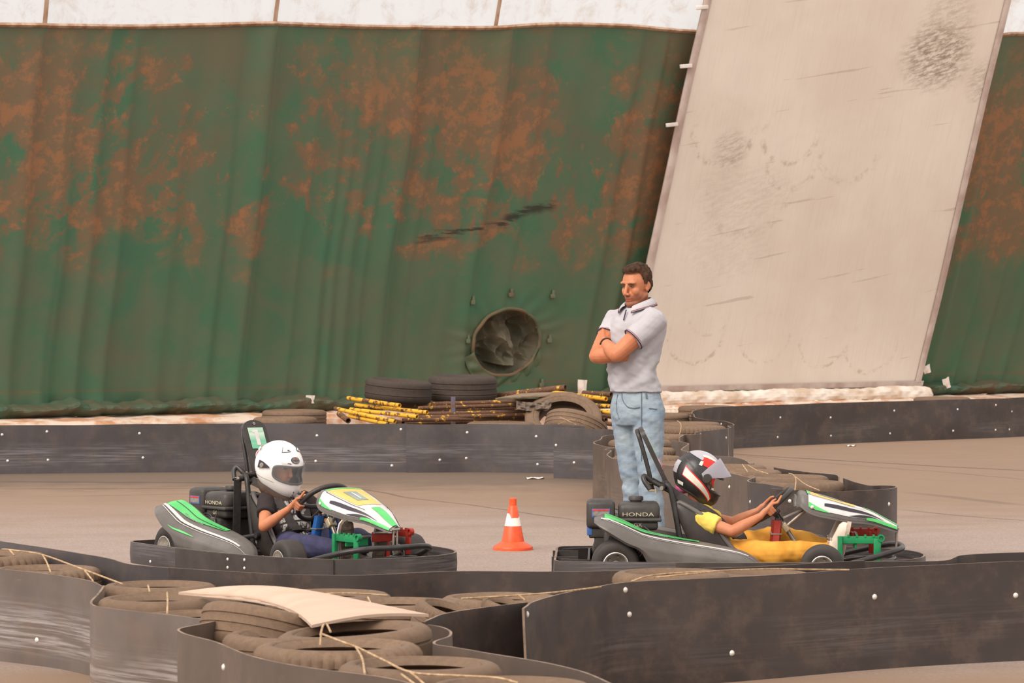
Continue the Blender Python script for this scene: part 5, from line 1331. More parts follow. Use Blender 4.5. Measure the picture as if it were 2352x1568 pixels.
def driver(label, loc, heading, hc, hrot, shirt_m, trouser_m, shoe_m, sole_m, hands, helmet_fn, lean=0.0, pads=None, knees=None, leg_y=.13, hscale=1.0):
    R = SC; hc = Vector(hc); pel = Vector((-.075, 0, .165)); nb = Vector((hc.x - .012, hc.y * .6, hc.z - (.160 if hscale == 1 else .188))); ch = pel.lerp(nb, .66) + Vector((-.012, 0, 0))
    sh = {s: Vector((nb.x + .012, .128 * s, nb.z - .040)) for s in (-1, 1)}
    el = hands['elbow']; wr = hands['wrist']
    HM = Matrix.Translation(hc) @ Euler(hrot).to_matrix().to_4x4()
    body = MB()
    body.ellipsoid(pel, (.095, .125, .085)); body.ellipsoid(pel.lerp(nb, .32), (.075, .105, .09)); body.ellipsoid(ch, (.078, .120, .115), (0, -.42, 0))
    body.capsule(sh[-1], .040, sh[1], .040); body.capsule(nb - Vector((0, 0, .02)), .043, hc - Vector((.01, 0, .05)), .044)
    ho = lambda x, y, z: HM @ Vector((x, y, z))
    hd = MB().ellipsoid((-.005, 0, .012), (.088, .072, .098)).ellipsoid((.025, 0, -.040), (.060, .056, .070)).capsule((.080, 0, .012), .010, (.099, 0, -.026), .013).ellipsoid((.080, 0, .030), (.018, .055, .014))
    hd.xf(HM); body.add(hd.v, hd.f)
    for s in (-1, 1):
        body.chain([(sh[s], .042), (sh[s].lerp(el[s], .5), .037), (el[s], .032), (el[s].lerp(wr[s], .3), .032), (wr[s], .0195)], 14)
        ang = hands['angle'][s]; P = SC + SX * (.148 * math.cos(ang)) + Vector((0, .148 * math.sin(ang), 0))
        radv = (SX * math.cos(ang) + Vector((0, math.sin(ang), 0))).normalized(); tng = (SX * -math.sin(ang) + Vector((0, math.cos(ang), 0))) * (-s)
        tng = tng.normalized()
        if tng.dot(SX) < 0: tng = -tng
        frt = Vector((SX.z, 0, -SX.x)); hand(body, P, tng, radv, frt, wr[s], hands['point'] == s, .92)
    hip = {s: Vector((-.06, .075 * s, .155)) for s in (-1, 1)}; kn = {s: Vector(knees[s]) for s in (-1, 1)}; an = {s: Vector((.528, leg_y * s, .172)) for s in (-1, 1)}
    for s in (-1, 1): body.chain([(hip[s], .070), (hip[s].lerp(kn[s], .5), .062), (kn[s], .048), (kn[s].lerp(an[s], .4), .045), (an[s], .032)], 12)
    me = remesh(body, .0042, 3); tint(me)
    person = put('person', me, M_SKIN); person.location = loc; person.rotation_euler = (0, 0, heading); tag(person, label, 'person')
    # shirt
    b = MB(); b.ellipsoid(pel + Vector((0, 0, .005)), (.112, .140, .075)); b.ellipsoid(pel.lerp(nb, .32), (.095, .125, .10)); b.ellipsoid(ch, (.098, .138, .130), (0, -.42, 0)); b.capsule(sh[-1], .052, sh[1], .052)
    b.capsule(nb - Vector((0, 0, .050)), .060, nb - Vector((0, 0, .012)), .052)
    for s in (-1, 1):
        e = sh[s].lerp(el[s], hands['sleeve'])
        b.tube([sh[s] - (el[s] - sh[s]) * .15, sh[s].lerp(e, .5), e], [.055, .054, .052], 16)
    wr_fn = lambda p, n: .006 * noise.noise(Vector((p.x * 16, p.y * 9, p.z * 16 + p.x * 10))) + .004 * noise.noise(Vector((p.x * 34, p.y * 16, p.z * 34)))
    put('shirt', remesh(b, .0055, 3, wr_fn), shirt_m, person)
    b = MB(); b.ellipsoid(pel - Vector((-.01, 0, .025)), (.112, .145, .085))
    for s in (-1, 1): b.chain([(hip[s], .085), (hip[s].lerp(kn[s], .5), .080), (kn[s], .066), (kn[s].lerp(an[s], .45), .062), (an[s] - Vector((.03, 0, -.01)), .050)], 16)
    wr2 = lambda p, n: .010 * noise.noise(Vector((p.x * 11, p.y * 9, p.z * 14))) + .005 * noise.noise(Vector((p.x * 30 + p.z * 12, p.y * 18, p.z * 26)))
    put('trousers', remesh(b, .006, 3, wr2), trouser_m, person)
    # shoes: heel down on the tray, soles forward on the pedals
    for s in (-1, 1):
        M = basis(an[s] + Vector((.022, 0, -.035)), Vector((.22, .10 * s, .97)), Vector((0, 1, 0)))     # x = heel to toe, y = left, z = up or down out of the sole
        zdir = (M.to_3x3() @ Vector((0, 0, 1))); f = 1 if zdir.x > 0 else -1                         # f: direction of the sole
        prof = [(-.035, .020, .04), (-.02, .030, .085), (.02, .033, .10), (.06, .034, .085), (.10, .038, .060), (.15, .041, .048), (.185, .034, .040), (.205, .018, .026)]
        up = MB(); rings = []
        for x, hw, hh in prof:
            rings.append([Vector((x, hw * math.cos(a), -f * hh * max(0, math.sin(a)) if math.sin(a) > 0 else 0)) for a in [math.pi * k / 10 for k in range(11)]] + [Vector((x, -hw * .8, 0)), Vector((x, 0, 0)), Vector((x, hw * .8, 0))])
        up.loft(rings); up.xf(M); shoe = up.build('shoe', shoe_m, person, 60)
        so = MB(); rings = []
        for x, hw, hh in [(-.045, .014, 0), (-.035, .026, 0), (0, .034, 0), (.05, .034, 0), (.10, .041, 0), (.15, .045, 0), (.19, .038, 0), (.208, .022, 0), (.214, .010, 0)]:
            rings.append([Vector((x, hw, 0)), Vector((x, -hw, 0)), Vector((x, -hw, f * .022)), Vector((x, hw, f * .022))])
        so.loft(rings)
        for k in range(7): so.box((-.02 + .031 * k, 0, f * .0235), (.014, .052, .005))
        so.xf(M); so.build('sole', sole_m, shoe, 40)
        lc = MB()
        for k in range(4): lc.box((.045 + .018 * k, 0, -f * (.098 - .011 * k)), (.006, .042, .006))
        lc.xf(M); lc.build('laces', M_KWHITE, shoe)
    H = helmet_fn(person, HM @ Matrix.Scale(hscale, 4))
    for s in (-1, 1):
        put('eye', MB().ellipsoid(HM @ Vector((.079, .031 * s, .012)), (.008, .012, .0065)).mesh('eye'), M_EYED, person)
        q = MB().tube([HM @ Vector((.088, .014 * s, .030)), HM @ Vector((.088, .032 * s, .036)), HM @ Vector((.078, .048 * s, .030))], .0035, 6); q.build('eyebrow', M_BROW, person)
    return person

# ---- kart and driver on the left
KY1 = -math.radians(52); KL1 = G(697, 1318); KL2 = G(1690, 1337); KY2 = -math.radians(1.5)
K1, strap1, SC, SX = kart('green and grey racing kart with blue column guard, driven by the white-helmeted driver', KL1, KY1, 'blue', 'one')
K2, strap2, SC, SX = kart('green and grey racing kart with red column guard, driven by the yellow-clad driver', KL2, KY2, 'red', 'two')
M_HWHITE = pm('helmet_white', srgb(246, 242, 240), srgb(234, 228, 224), 4, .25, spec=.5)
M_LIN = pm('helmet_lining', srgb(66, 56, 50), srgb(54, 46, 42), 20, .8)
def deco_white(patch, sub):
    for s in (-1, 1):
        patch('pivot_plate', 72 * s, 104 * s, lambda u: lerp(4, -14, u * .3) - 3 * u, lambda u: lerp(6, 13, math.sin(u * math.pi * .62)), M_KDARK, .0105)
        sub(MB().lathe([(.001, .006), (.012, .005), (.015, 0)], 20).xf(basis(helm_pt(92 * s, 4, .011), (1, 0, 0), (0, 0, 1)) @ (Matrix.Identity(4) if s < 0 else Matrix.Rotation(math.pi, 4, 'Y'))), 'pivot_screw', M_STEEL)
        patch('top_vent_frame', 18 * s, 52 * s, lambda u: lerp(50, 44, u), lambda u: lerp(56, 60, u), M_KDARK, .0025)
        patch('top_vent', 20 * s, 50 * s, lambda u: lerp(50.6, 45.2, u), lambda u: lerp(54.8, 58.4, u), M_HWHITE, .0045)
        patch('vent_slot', 25 * s, 33 * s, lambda u: 50, lambda u: 53, M_KDARK, .0065, 4, 2)
        patch('chin_vent', 9 * s, 13 * s, lambda u: -46, lambda u: -25, M_HWHITE, .006, 4, 8)
        for e0 in (-30, -36, -42): patch('vent_slot', 10 * s, 12.2 * s, lambda u: e0 - 1.6, lambda u: e0 + 1.6, M_KDARK, .008, 2, 2)
        patch('brow_line', 20 * s, 50 * s, lambda u: 20, lambda u: 22.5, M_KWHITE, .010, 8, 2)
        patch('brow_vent', 24 * s, 33 * s, lambda u: 20.6, lambda u: 22, M_KDARK, .012, 4, 2)
        patch('spoiler', 125 * s, 178 * s, lambda u: 28, lambda u: 36, M_HWHITE, .012, 12, 4)
        patch('seam_line', 60 * s, 130 * s, lambda u: -24, lambda u: -23.2, M_LGREY, .002, 14, 1)
        patch('jaw_slot', 118 * s, 130 * s, lambda u: lerp(-18, -26, u), lambda u: lerp(-16.5, -24, u), M_KDARK, .002, 4, 1)
    def oval(r, off, name, m):
        mb = MB(); pts = [helm_pt(15 * r * math.cos(2 * math.pi * k / 32) - 8, 30 + 7.5 * r * math.sin(2 * math.pi * k / 32), off) for k in range(32)]
        mb.add([helm_pt(-8, 30, off)] + pts, [(0, 1 + k, 1 + (k + 1) % 32) for k in range(32)]); sub(mb, name, m, 0)
    oval(1.0, .0030, 'logo_border', M_KDARK); oval(.86, .0042, 'logo_oval', M_LGREY)
    patch('logo_dot', -11, -6, lambda u: 33.5, lambda u: 36, M_LRED, .0055, 3, 2)
    tm = text_mesh('AIROH', .016, .001)
    for v in tm.vertices: v.co = helm_pt(-8 + math.degrees(v.co.x / .13), 29 + math.degrees(v.co.y / .16), .0055)
    mb = MB(); mb.v = [v.co.copy() for v in tm.vertices]; mb.f = [tuple(p.vertices) for p in tm.polygons]; sub(mb, 'logo_lettering', M_KDARK, 0)
def helm_white(person, M):
    return helmet(person, M, [M_HWHITE], lambda a, e: 0, clear_visor(), 0, deco_white, M_LIN)
def shirt_mat():
    t = NT('printed_tee'); v = t.coord('Object'); s = t.sep(v)
    st = t.noise(t.comb(t.math('MULTIPLY', s[1], 90), t.math('MULTIPLY', s[2], 22), t.math('MULTIPLY', s[0], 22)), 1.0, 4, .7)
    ln = t.math('FRACT', t.math('MULTIPLY', t.math('ADD', s[2], t.math('MULTIPLY', s[0], -.6)), 19))
    row = t.math('MULTIPLY', t.ramp(ln, .10, .18), t.ramp(ln, .92, .84))
    front = t.math('MULTIPLY', t.ramp(t.math('ADD', s[0], t.math('MULTIPLY', s[2], .55)), .03, .05), t.ramp(t.math('ABSOLUTE', s[1]), .115, .10))
    k = t.math('MULTIPLY', t.math('MULTIPLY', t.ramp(st, .46, .50), row), front)
    return t.done(t.mix(t.math('MULTIPLY', k, .8), srgb(54, 46, 46), srgb(190, 186, 180)), .85, 0, .2)
V3 = Vector
D1 = driver('child in a white full-face helmet, black printed T-shirt and navy trousers driving the left kart', KL1, KY1, (-.175, -.045, .598), (0, .26, .20), shirt_mat(), pm('navy_cloth', srgb(64, 62, 92), srgb(52, 50, 76), 9, .9, bump=.2), pm('grey_shoe', srgb(214, 206, 202), srgb(190, 180, 176), 8, .7), pm('dark_sole', srgb(112, 96, 84), srgb(84, 72, 64), 30, .9),
            dict(elbow={-1: V3((-.03, -.245, .275)), 1: V3((.0, .23, .27))}, wrist={-1: V3((.125, -.190, .375)), 1: V3((.125, .185, .375))}, angle={-1: -1.62, 1: 1.50}, point=-1, sleeve=.52), helm_white, knees={-1: (.24, -.20, .180), 1: (.25, .19, .20)}, leg_y=.112)
M_COLLAR = pm('neck_collar', srgb(84, 66, 56), srgb(66, 52, 46), 12, .7)
cM = Matrix.Translation((-.175, -.045, .598)) @ Euler((0, .26, .20)).to_matrix().to_4x4()
cb = MB(); rings = []
for j in range(9):
    q = j / 8; ring = []
    for i in range(48):
        az = -180 + 360 * i / 48; p = helm_pt(az, el_bottom(az) + 4, .002)
        k = lerp(1.0, .80, q); drop = lerp(.0, .062, q); bul = .012 * math.sin(math.pi * q)
        ring.append(Vector((p.x * k + math.copysign(bul, p.x) * abs(p.x) / .1, p.y * k + math.copysign(bul, p.y) * abs(p.y) / .1, p.z - drop)))
    rings.append(ring)
cb.loft(rings, False, True); cb.xf(cM); col1 = cb.build('neck_collar', M_COLLAR, D1, 60)
tm = text_mesh('ALPINESTARS', .018, .001)
for v in tm.vertices:
    az = -64 + math.degrees(v.co.x / .115); p = helm_pt(az, el_bottom(az) + 4, .002); q = .52 - v.co.y / .062
    k = lerp(1.0, .80, q); bul = .012 * math.sin(math.pi * q) + .003
    v.co = cM @ Vector((p.x * k + math.copysign(bul, p.x) * abs(p.x) / .1, p.y * k + math.copysign(bul, p.y) * abs(p.y) / .1, p.z - .062 * q))
put('lettering', tm, pm('orange_print', srgb(204, 124, 78), srgb(184, 104, 64), 30, .6), col1)
strap1([(-.41, -.10, .535), (-.34, -.10, .505), (-.255, -.10, .485), (-.165, -.105, .455), (-.075, -.09, .375), (-.02, -.065, .285), (.01, -.035, .245)], .046, wdir=(0, .75, .65))
strap1([(-.41, .10, .535), (-.34, .095, .485), (-.255, .09, .455), (-.175, .10, .425), (-.09, .085, .345), (-.045, .06, .27), (-.01, .03, .235)], .042)
strap1([(-.02, -.18, .12), (0.02, -.12, .225), (.035, 0, .245), (.02, .12, .225), (-.02, .18, .12)], .04, 'lap_belt')
strap1([(-.40, -.175, .53), (-.402, -.178, .40), (-.405, -.18, .25), (-.41, -.18, .16)], .05, 'hanging_strap')

# ---- driver on the right
M_HDARK = pm('helmet_dark', srgb(58, 54, 54), srgb(46, 43, 44), 6, .3, spec=.5)
M_HSILV = pm('helmet_silver', srgb(196, 190, 198), srgb(176, 170, 178), 6, .3, metal=.15)
M_HRED = pm('helmet_red', srgb(226, 56, 44), srgb(208, 46, 38), 6, .3)
M_HCREAM = pm('helmet_cream', srgb(230, 222, 208), srgb(206, 198, 186), 8, .35)
def deco_dark(patch, sub):
    patch('silver_crown', -180, 180, lambda u: 40 - 8 * math.cos(math.radians(-180 + 360 * u)), lambda u: 89.6, M_HSILV, .0016, 90, 20)
    for s in (-1, 1):
        patch('red_panel', 38 * s, 96 * s, lambda u: lerp(23, 30, u), lambda u: lerp(46, 58, math.sin(u * 2.2)), M_HRED, .003)
        patch('red_tail', 50 * s, 66 * s, lambda u: lerp(-6, 14, u), lambda u: lerp(16, 26, u), M_HRED, .003, 8, 4)
        patch('cream_edge', 34 * s, 104 * s, lambda u: lerp(47, 52, math.sin(u * 2.4)) + 1, lambda u: lerp(51, 62, math.sin(u * 2.4)), M_HCREAM, .0042)
        patch('cream_streak', 66 * s, 78 * s, lambda u: lerp(0, 12, u), lambda u: lerp(12, 24, u), M_HCREAM, .0042, 8, 3)
        patch('cream_patch', 92 * s, 100 * s, lambda u: 26, lambda u: 38, M_HCREAM, .0052, 5, 4)
        patch('white_panel_border', 40 * s, 128 * s, lambda u: lerp(-37, -9, u ** .8) - 2.0, lambda u: lerp(-30, 12, u ** .8) + 1.6, M_HRED, .003)
        patch('white_panel', 42 * s, 126 * s, lambda u: lerp(-36, -9, u ** .8), lambda u: lerp(-31, 10, u ** .8), M_HCREAM, .0045)
        patch('dark_stripe', 44 * s, 150 * s, lambda u: lerp(-16, 30, u ** .9), lambda u: lerp(-11, 34, u ** .9), M_BLKPL, .006)
        sub(MB().lathe([(.001, .008), (.024, .007), (.030, 0)], 24).xf(basis(helm_pt(72 * s, 4, .010), (1, 0, 0), (0, 0, 1)) @ (Matrix.Identity(4) if s < 0 else Matrix.Rotation(math.pi, 4, 'Y'))), 'pivot_cap', M_BLKPL)
        patch('cream_badge', 120 * s, 142 * s, lambda u: -36, lambda u: -27, M_HCREAM, .003, 6, 3)
        patch('screw_plate', 45 * s, 52 * s, lambda u: -13, lambda u: -9, M_HCREAM, .008, 3, 2)
    patch('rear_red', 172, 188, lambda u: -4, lambda u: 1, M_HRED, .004, 6, 2); patch('rear_silver', 148, 212, lambda u: -12, lambda u: 18, M_HSILV, .002, 14, 6)
def helm_dark(person, M):
    return helmet(person, M, [M_HDARK], lambda a, e: 0, smoke_visor(), 45, deco_dark, M_LIN)
M_YTEE = pm('yellow_tee', srgb(234, 204, 100), srgb(222, 188, 84), 7, .9, bump=.15)
D2 = driver('child in a dark helmet with raised visor, yellow T-shirt and trousers driving the right kart', KL2, KY2, (-.208, 0, .580), (0, .40, 0), M_YTEE, pm('ochre_cloth', srgb(226, 162, 66), srgb(208, 142, 50), 7, .9, bump=.2), pm('white_shoe', srgb(226, 212, 196), srgb(200, 184, 168), 8, .7), pm('pale_sole', srgb(196, 178, 158), srgb(170, 152, 134), 30, .9),
            dict(elbow={-1: V3((-.028, -.200, .290)), 1: V3((-.01, .19, .312))}, wrist={-1: V3((.125, -.178, .372)), 1: V3((.125, .175, .378))}, angle={-1: -1.60, 1: 1.60}, point=-1, sleeve=.58), helm_dark, knees={-1: (.235, -.20, .172), 1: (.25, .17, .235)}, leg_y=.112, hscale=.93)
hM = Matrix.Translation((-.208, 0, .580)) @ Euler((0, .40, 0)).to_matrix().to_4x4()
pk = MB().ellipsoid(hM @ Vector((-.058, 0, -.098)), (.034, .052, .034)).ellipsoid(hM @ Vector((-.035, 0, -.085)), (.045, .060, .030))
put('balaclava', remesh(pk, .005, 3, lambda p, n: .004 * noise.noise(p * 40)), pm('pink_cloth', srgb(220, 116, 158), srgb(200, 92, 138), 12, .9), D2)
strap2([(-.40, -.075, .540), (-.33, -.10, .490), (-.25, -.140, .440), (-.165, -.142, .405), (-.085, -.125, .345), (-.03, -.09, .275), (.0, -.04, .240)], .050, wdir=(0, .65, .75))
strap2([(-.40, .075, .535), (-.33, .095, .475), (-.25, .105, .430), (-.17, .105, .375), (-.10, .09, .310), (-.05, .06, .255), (-.01, .03, .225)], .046)
strap2([(-.02, -.18, .12), (0.02, -.12, .215), (.035, 0, .235), (.02, .12, .215), (-.02, .18, .12)], .04, 'lap_belt')
MB().box((.02, -.05, .245), (.07, .08, .05), rot=(0, -.5, 0), bev=.012).build('belt_buckle', M_BLKPL, K2)

# ================================================================== the man watching with folded arms  (u right, v away, z up as he stands)
MS = 398.0
ML = G(1455, 1300)
def mu(px, y, v=0.0): return Vector(((px - 1455) / MS, v, (1300 - y) / MS))
YAW = math.radians(46)                       # his chest points to the left front
FW, LF = Vector((-math.sin(YAW), -math.cos(YAW), 0)), Vector((math.cos(YAW), -math.sin(YAW), 0))   # forwards, to his left
sL, sR = mu(1500, 736, -.135), mu(1413, 737, .13)
eL, wL = mu(1413, 813, -.205), mu(1388, 786, -.020)
eR, wR = mu(1369, 817, -.055), mu(1422, 816, -.125)
def ring(c, w, d, n=28, fw=None, lf=None):
    fw, lf = fw or FW, lf or LF
    return [c + lf * (w * math.cos(2 * math.pi * k / n)) + fw * (d * math.sin(2 * math.pi * k / n)) for k in range(n)]
# torso axis: (pixel x of the middle, pixel y, half width, half depth)
TOR = [(1460, 900, .164, .122), (1456, 880, .160, .116), (1452, 850, .158, .112), (1455, 815, .168, .116), (1461, 780, .182, .124), (1464, 755, .192, .126), (1466, 735, .190, .116), (1467, 718, .150, .095), (1468, 706, .085, .072)]
def torso(mb, grow=0.0, lo=0):
    rows = [ring(mu(px, y) + Vector((0, 0, 0)), w + grow, d + grow) for px, y, w, d in TOR[lo:]]
    mb.loft(rows)
body = MB(); torso(body, -.012)
# head frame
HC_ = mu(1461, 655); hyaw, hpit = math.radians(42), math.radians(5)
hf = Vector((-math.sin(hyaw) * math.cos(hpit), -math.cos(hyaw) * math.cos(hpit), -math.sin(hpit))); hl = Vector((math.cos(hyaw), -math.sin(hyaw), 0)); hu = hl.cross(hf) * -1
if hu.z < 0: hu = -hu
HMm = Matrix(((hf.x, hl.x, hu.x, HC_.x), (hf.y, hl.y, hu.y, HC_.y), (hf.z, hl.z, hu.z, HC_.z), (0, 0, 0, 1)))     # x forwards, y to his left, z up
h = lambda x, y, z: HMm @ Vector((x, y, z))
hd = MB()
hd.ellipsoid((-.014, 0, .040), (.088, .073, .082)); hd.ellipsoid((.012, 0, .018), (.074, .069, .085)); hd.ellipsoid((.020, 0, -.052), (.062, .057, .064)); hd.ellipsoid((.052, 0, -.102), (.034, .036, .024))
hd.capsule((-.014, -.046, -.058), .022, (.045, -.022, -.102), .022); hd.capsule((-.014, .046, -.058), .022, (.045, .022, -.102), .022)
hd.ellipsoid((.072, 0, .020), (.016, .058, .014)); hd.ellipsoid((.052, .036, -.030), (.024, .024, .030)); hd.ellipsoid((.052, -.036, -.030), (.024, .024, .030))
hd.capsule((.082, 0, .008), .0085, (.102, 0, -.040), .0112); hd.ellipsoid((.092, .013, -.046), (.013, .009, .008)); hd.ellipsoid((.092, -.013, -.046), (.013, .009, .008))
hd.ellipsoid((.073, 0, -.066), (.016, .028, .010)); hd.ellipsoid((.071, 0, -.080), (.016, .026, .010)); hd.ellipsoid((.070, 0, -.106), (.016, .022, .015))
for s in (-1, 1):
    hd.ellipsoid((-.020, .073 * s, -.002), (.017, .010, .024), (0, .2, -.25 * s)); hd.ellipsoid((-.014, .071 * s, -.022), (.011, .009, .016))
hd.xf(HMm)
body.add(hd.v, hd.f)
body.chain([(mu(1469, 712, .02), .064), (mu(1468, 690, .012), .054), (mu(1467, 672, .012), .052)], 16)
def arm(s, e, w, tip):
    body.chain([(s, .058), (s.lerp(e, .35), .056), (s.lerp(e, .7), .050), (e, .043), (e.lerp(w, .28), .047), (e.lerp(w, .6), .039), (w, .029)], 16)
arm(sL, eL, wL, None); arm(sR, eR, wR, None)
# left hand tucked behind the right upper arm, right hand under the left elbow
def flat_hand(w, d, side, n):
    """w wrist, d direction of the fingers, side towards the little finger, n out of the back of the hand"""
    d, side, n = Vector(d).normalized(), Vector(side).normalized(), Vector(n).normalized()
    pc = w + d * .075
    for i in range(4):
        o = (1.5 - i) * .019; k = pc + side * -o; ln = (.072, .080, .076, .060)[i]
        body.capsule(w + side * -o * .55, .020, k, .0145, 10)
        body.chain([(k, .0115), (k + d * ln * .45 - n * .006, .0100), (k + d * ln * .78 - n * .018, .0092), (k + d * ln * .98 - n * .032, .0080)], 10)
    body.chain([(w + d * .018 - side * .018, .016), (w + d * .05 - side * .045 - n * .01, .012), (w + d * .085 - side * .052 - n * .016, .0095)], 10)
flat_hand(wL, Vector((-.05, .55, .32)), Vector((.2, .5, -.8)), FW)
flat_hand(wR, Vector((.75, .16, .12)), Vector((0, .2, -1)), FW)
hipL, kL, aL = mu(1487, 940, -.055), mu(1492, 1109, -.085), mu(1506, 1268, -.075)
hipR, kR, aR = mu(1440, 940, .055), mu(1456, 1109, .050), mu(1467, 1268, .075)
for a, b, c in ((hipL, kL, aL), (hipR, kR, aR)): body.chain([(a, .085), (a.lerp(b, .5), .070), (b, .052), (b.lerp(c, .35), .052), (c, .036)], 14)
bm_ = remesh(body, .0042, 2)
HMi = HMm.inverted()
def face_tint(p):
    q = HMi @ p; c = [1, 1, 1]
    if q.length < .20 and q.z > -.16:
        front = smooth(-.01, .03, q.x)
        beard = front * smooth(-.048, -.060, q.z + .25 * max(0, .05 - q.x)) * (1 - smooth(.012, .0, math.hypot(q.y * .45, q.z + .073)))
        jaw = smooth(-.060, -.02, q.x) * smooth(-.02, -.07, q.z) * smooth(.030, .046, abs(q.y)) * smooth(-.15, -.12, q.z)
        k = max(beard, jaw * .9) * smooth(-.150, -.118, q.z)
        c = [1 - k * .46, 1 - k * .48, 1 - k * .46]
        lip = smooth(.011, .007, abs(q.z + .074)) * smooth(.025, .019, abs(q.y)) * smooth(.06, .07, q.x)
        c = [lerp(c[0], .84, lip), lerp(c[1], .60, lip), lerp(c[2], .62, lip)]
        mouth = smooth(.0030, .0012, abs(q.z + .0735 - .010 * abs(q.y))) * smooth(.027, .022, abs(q.y)) * smooth(.055, .065, q.x)
        c = [x * lerp(1, .40, mouth) for x in c]
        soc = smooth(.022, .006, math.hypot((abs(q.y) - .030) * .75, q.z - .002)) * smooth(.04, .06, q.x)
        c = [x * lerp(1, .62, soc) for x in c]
    elif p.z > 1.0: c = [1.0, .93, .88]
    return (*c, 1)
tint(bm_, face_tint)
man = put('person', bm_, M_SKIN); man.location = ML
tag(man, 'man in a pale grey polo shirt and light blue jeans standing with folded arms', 'person')
# shirt
sb = MB(); torso(sb, .006)
for s, e, k in ((sL, eL, .56), (sR, eR, .44)):
    end = s.lerp(e, k); rs_ = 1.0 if k > .5 else .88; sb.tube([s - (e - s) * .10 + Vector((0, 0, .004)), s.lerp(end, .5) + Vector((0, 0, -.004)), end], [.072 * rs_, .072 * rs_, .068 * rs_], 20)
sb.capsule(sL, .066, mu(1472, 722), .070); sb.capsule(sR, .060, mu(1462, 722), .070)
def polo_wr(p, n):
    q = Vector((p.x * 9 + p.z * 5, p.y * 9, p.z * 17 - p.x * 12)); a = smooth(1.30, 1.12, p.z)
    return .015 * (.25 + .75 * a) * (1 - .7 * smooth(1.06, 1.01, p.z)) * noise.noise(q) + .005 * noise.noise(Vector((p.x * 26 + p.z * 16, p.y * 22, p.z * 34))) * (.4 + .6 * a) + .003 * smooth(1.08, 1.0, p.z) * noise.noise(Vector((p.x * 20, p.y * 20, 3)))
M_POLO = pm('polo_fabric', srgb(184, 179, 183), srgb(173, 168, 172), 5, .9, bump=.12, bscale=180)
put('polo_shirt', remesh(sb, .0058, 2, polo_wr), M_POLO, man)
M_STR_R = pm('stripe_red', srgb(176, 92, 84), srgb(164, 84, 76), 20, .9); M_STR_N = pm('stripe_navy', srgb(62, 52, 74), srgb(52, 44, 62), 20, .9)
for s, e, k in ((sL, eL, .56), (sR, eR, .44)):
    d = (e - s).normalized(); u, w = frame(d); c = s.lerp(e, k)
    for off, m, r in ((-.003, M_STR_N, .0034), (-.012, M_STR_R, .0018)):
        MB().tube([c + d * off + (u * math.cos(2 * math.pi * q / 28) + w * math.sin(2 * math.pi * q / 28)) * (.0685 if k > .5 else .0605) for q in range(28)], r, 6, loop=True).build('sleeve_stripe', m, man)
# collar: a band round the neck opened in front, turned down
cc = mu(1468, 699)
def collar(u, v, off=0.0):
    a = lerp(-.86, .86, u) * math.pi
    dirv = -FW * math.cos(a) + LF * math.sin(a)
    r = lerp(.068, .098, v) + .007 * math.sin(math.pi * v) + off
    z = lerp(.030, -.012, v ** 1.3) - .050 * abs(lerp(-1, 1, u)) ** 2.2 + .012
    return cc + dirv * r * (1 + .10 * abs(lerp(-1, 1, u)) ** 3) + FW * (.018 * abs(lerp(-1, 1, u)) ** 2) + Vector((0, 0, z))
co = MB().grid(lambda u, v: collar(u, v), 40, 6).grid(lambda u, v: collar(u, v, .004), 40, 6).build('collar', M_POLO, man, 60)
for v, m, r in ((.98, M_STR_N, .0030), (.80, M_STR_R, .0016)):
    MB().tube([collar(u / 36, v, .006) for u in range(37)], r, 6).build('collar_stripe', m, co)
pk_ = [cc + FW * (.112 + .022 * t) + Vector((0, 0, -.030 - .060 * t)) for t in (0, .33, .66, 1)]
MB().tube([p + LF * .004 for p in pk_], .004, 6).build('placket', M_STR_N, man)
# jeans
jb = MB()
jr = [ring(mu(1461, 884), .146, .106), ring(mu(1462, 903), .154, .114), ring(mu(1463, 930), .166, .130), ring(mu(1463, 955), .160, .128), ring(mu(1462, 975), .135, .112)]
jb.loft(jr)
for a, b, c, ex in ((hipL, kL, aL, 0), (hipR, kR, aR, 0)):
    jb.chain([(a, .098), (a.lerp(b, .35), .090), (a.lerp(b, .7), .077), (b, .068), (b.lerp(c, .35), .068), (b.lerp(c, .75), .063), (c + Vector((0, 0, .03)), .064), (c + Vector((0, 0, -.02)), .066)], 18)
def jean_wr(p, n):
    kn_ = math.exp(-((p.z - .50) / .13) ** 2) + .8 * math.exp(-((p.z - .12) / .10) ** 2) + .7 * math.exp(-((p.z - .86) / .06) ** 2) + .25
    return .012 * kn_ * noise.noise(Vector((p.x * 9 + p.z * 6, p.y * 8, p.z * 20 + p.x * 6))) + .003 * noise.noise(Vector((p.x * 18, p.y * 16, p.z * 36 - p.x * 20)))
def denim():
    t = NT('light_denim'); v = t.coord('Object'); s = t.sep(v)
    n = t.noise(v, 5, 5, .6); f = t.noise(t.comb(t.math('MULTIPLY', s[0], 40), t.math('MULTIPLY', s[1], 40), t.math('MULTIPLY', s[2], 130)), 1.0, 3); w = t.noise(t.comb(t.math('MULTIPLY', s[0], 7), t.math('MULTIPLY', s[1], 7), t.math('MULTIPLY', s[2], 26)), 1.2, 4)
    col = t.mix(t.ramp(n, .32, .68), srgb(134, 149, 165), srgb(158, 169, 176))
    col = t.mix(t.ramp(w, .50, .75, 0, .4), col, srgb(184, 188, 188)); col = t.mix(t.ramp(w, .46, .28, 0, .3), col, srgb(94, 114, 140)); col = t.mix(t.ramp(f, .4, .7, 0, .2), col, srgb(92, 110, 136))
    t.bump(f, .1, .003)
    return t.done(col, .9, 0, .2)
M_DEN = denim(); M_DSEAM = pm('denim_seam', srgb(112, 122, 134), srgb(98, 106, 118), 40, .9)
jeans = put('jeans', remesh(jb, .006, 2, jean_wr), M_DEN, man)
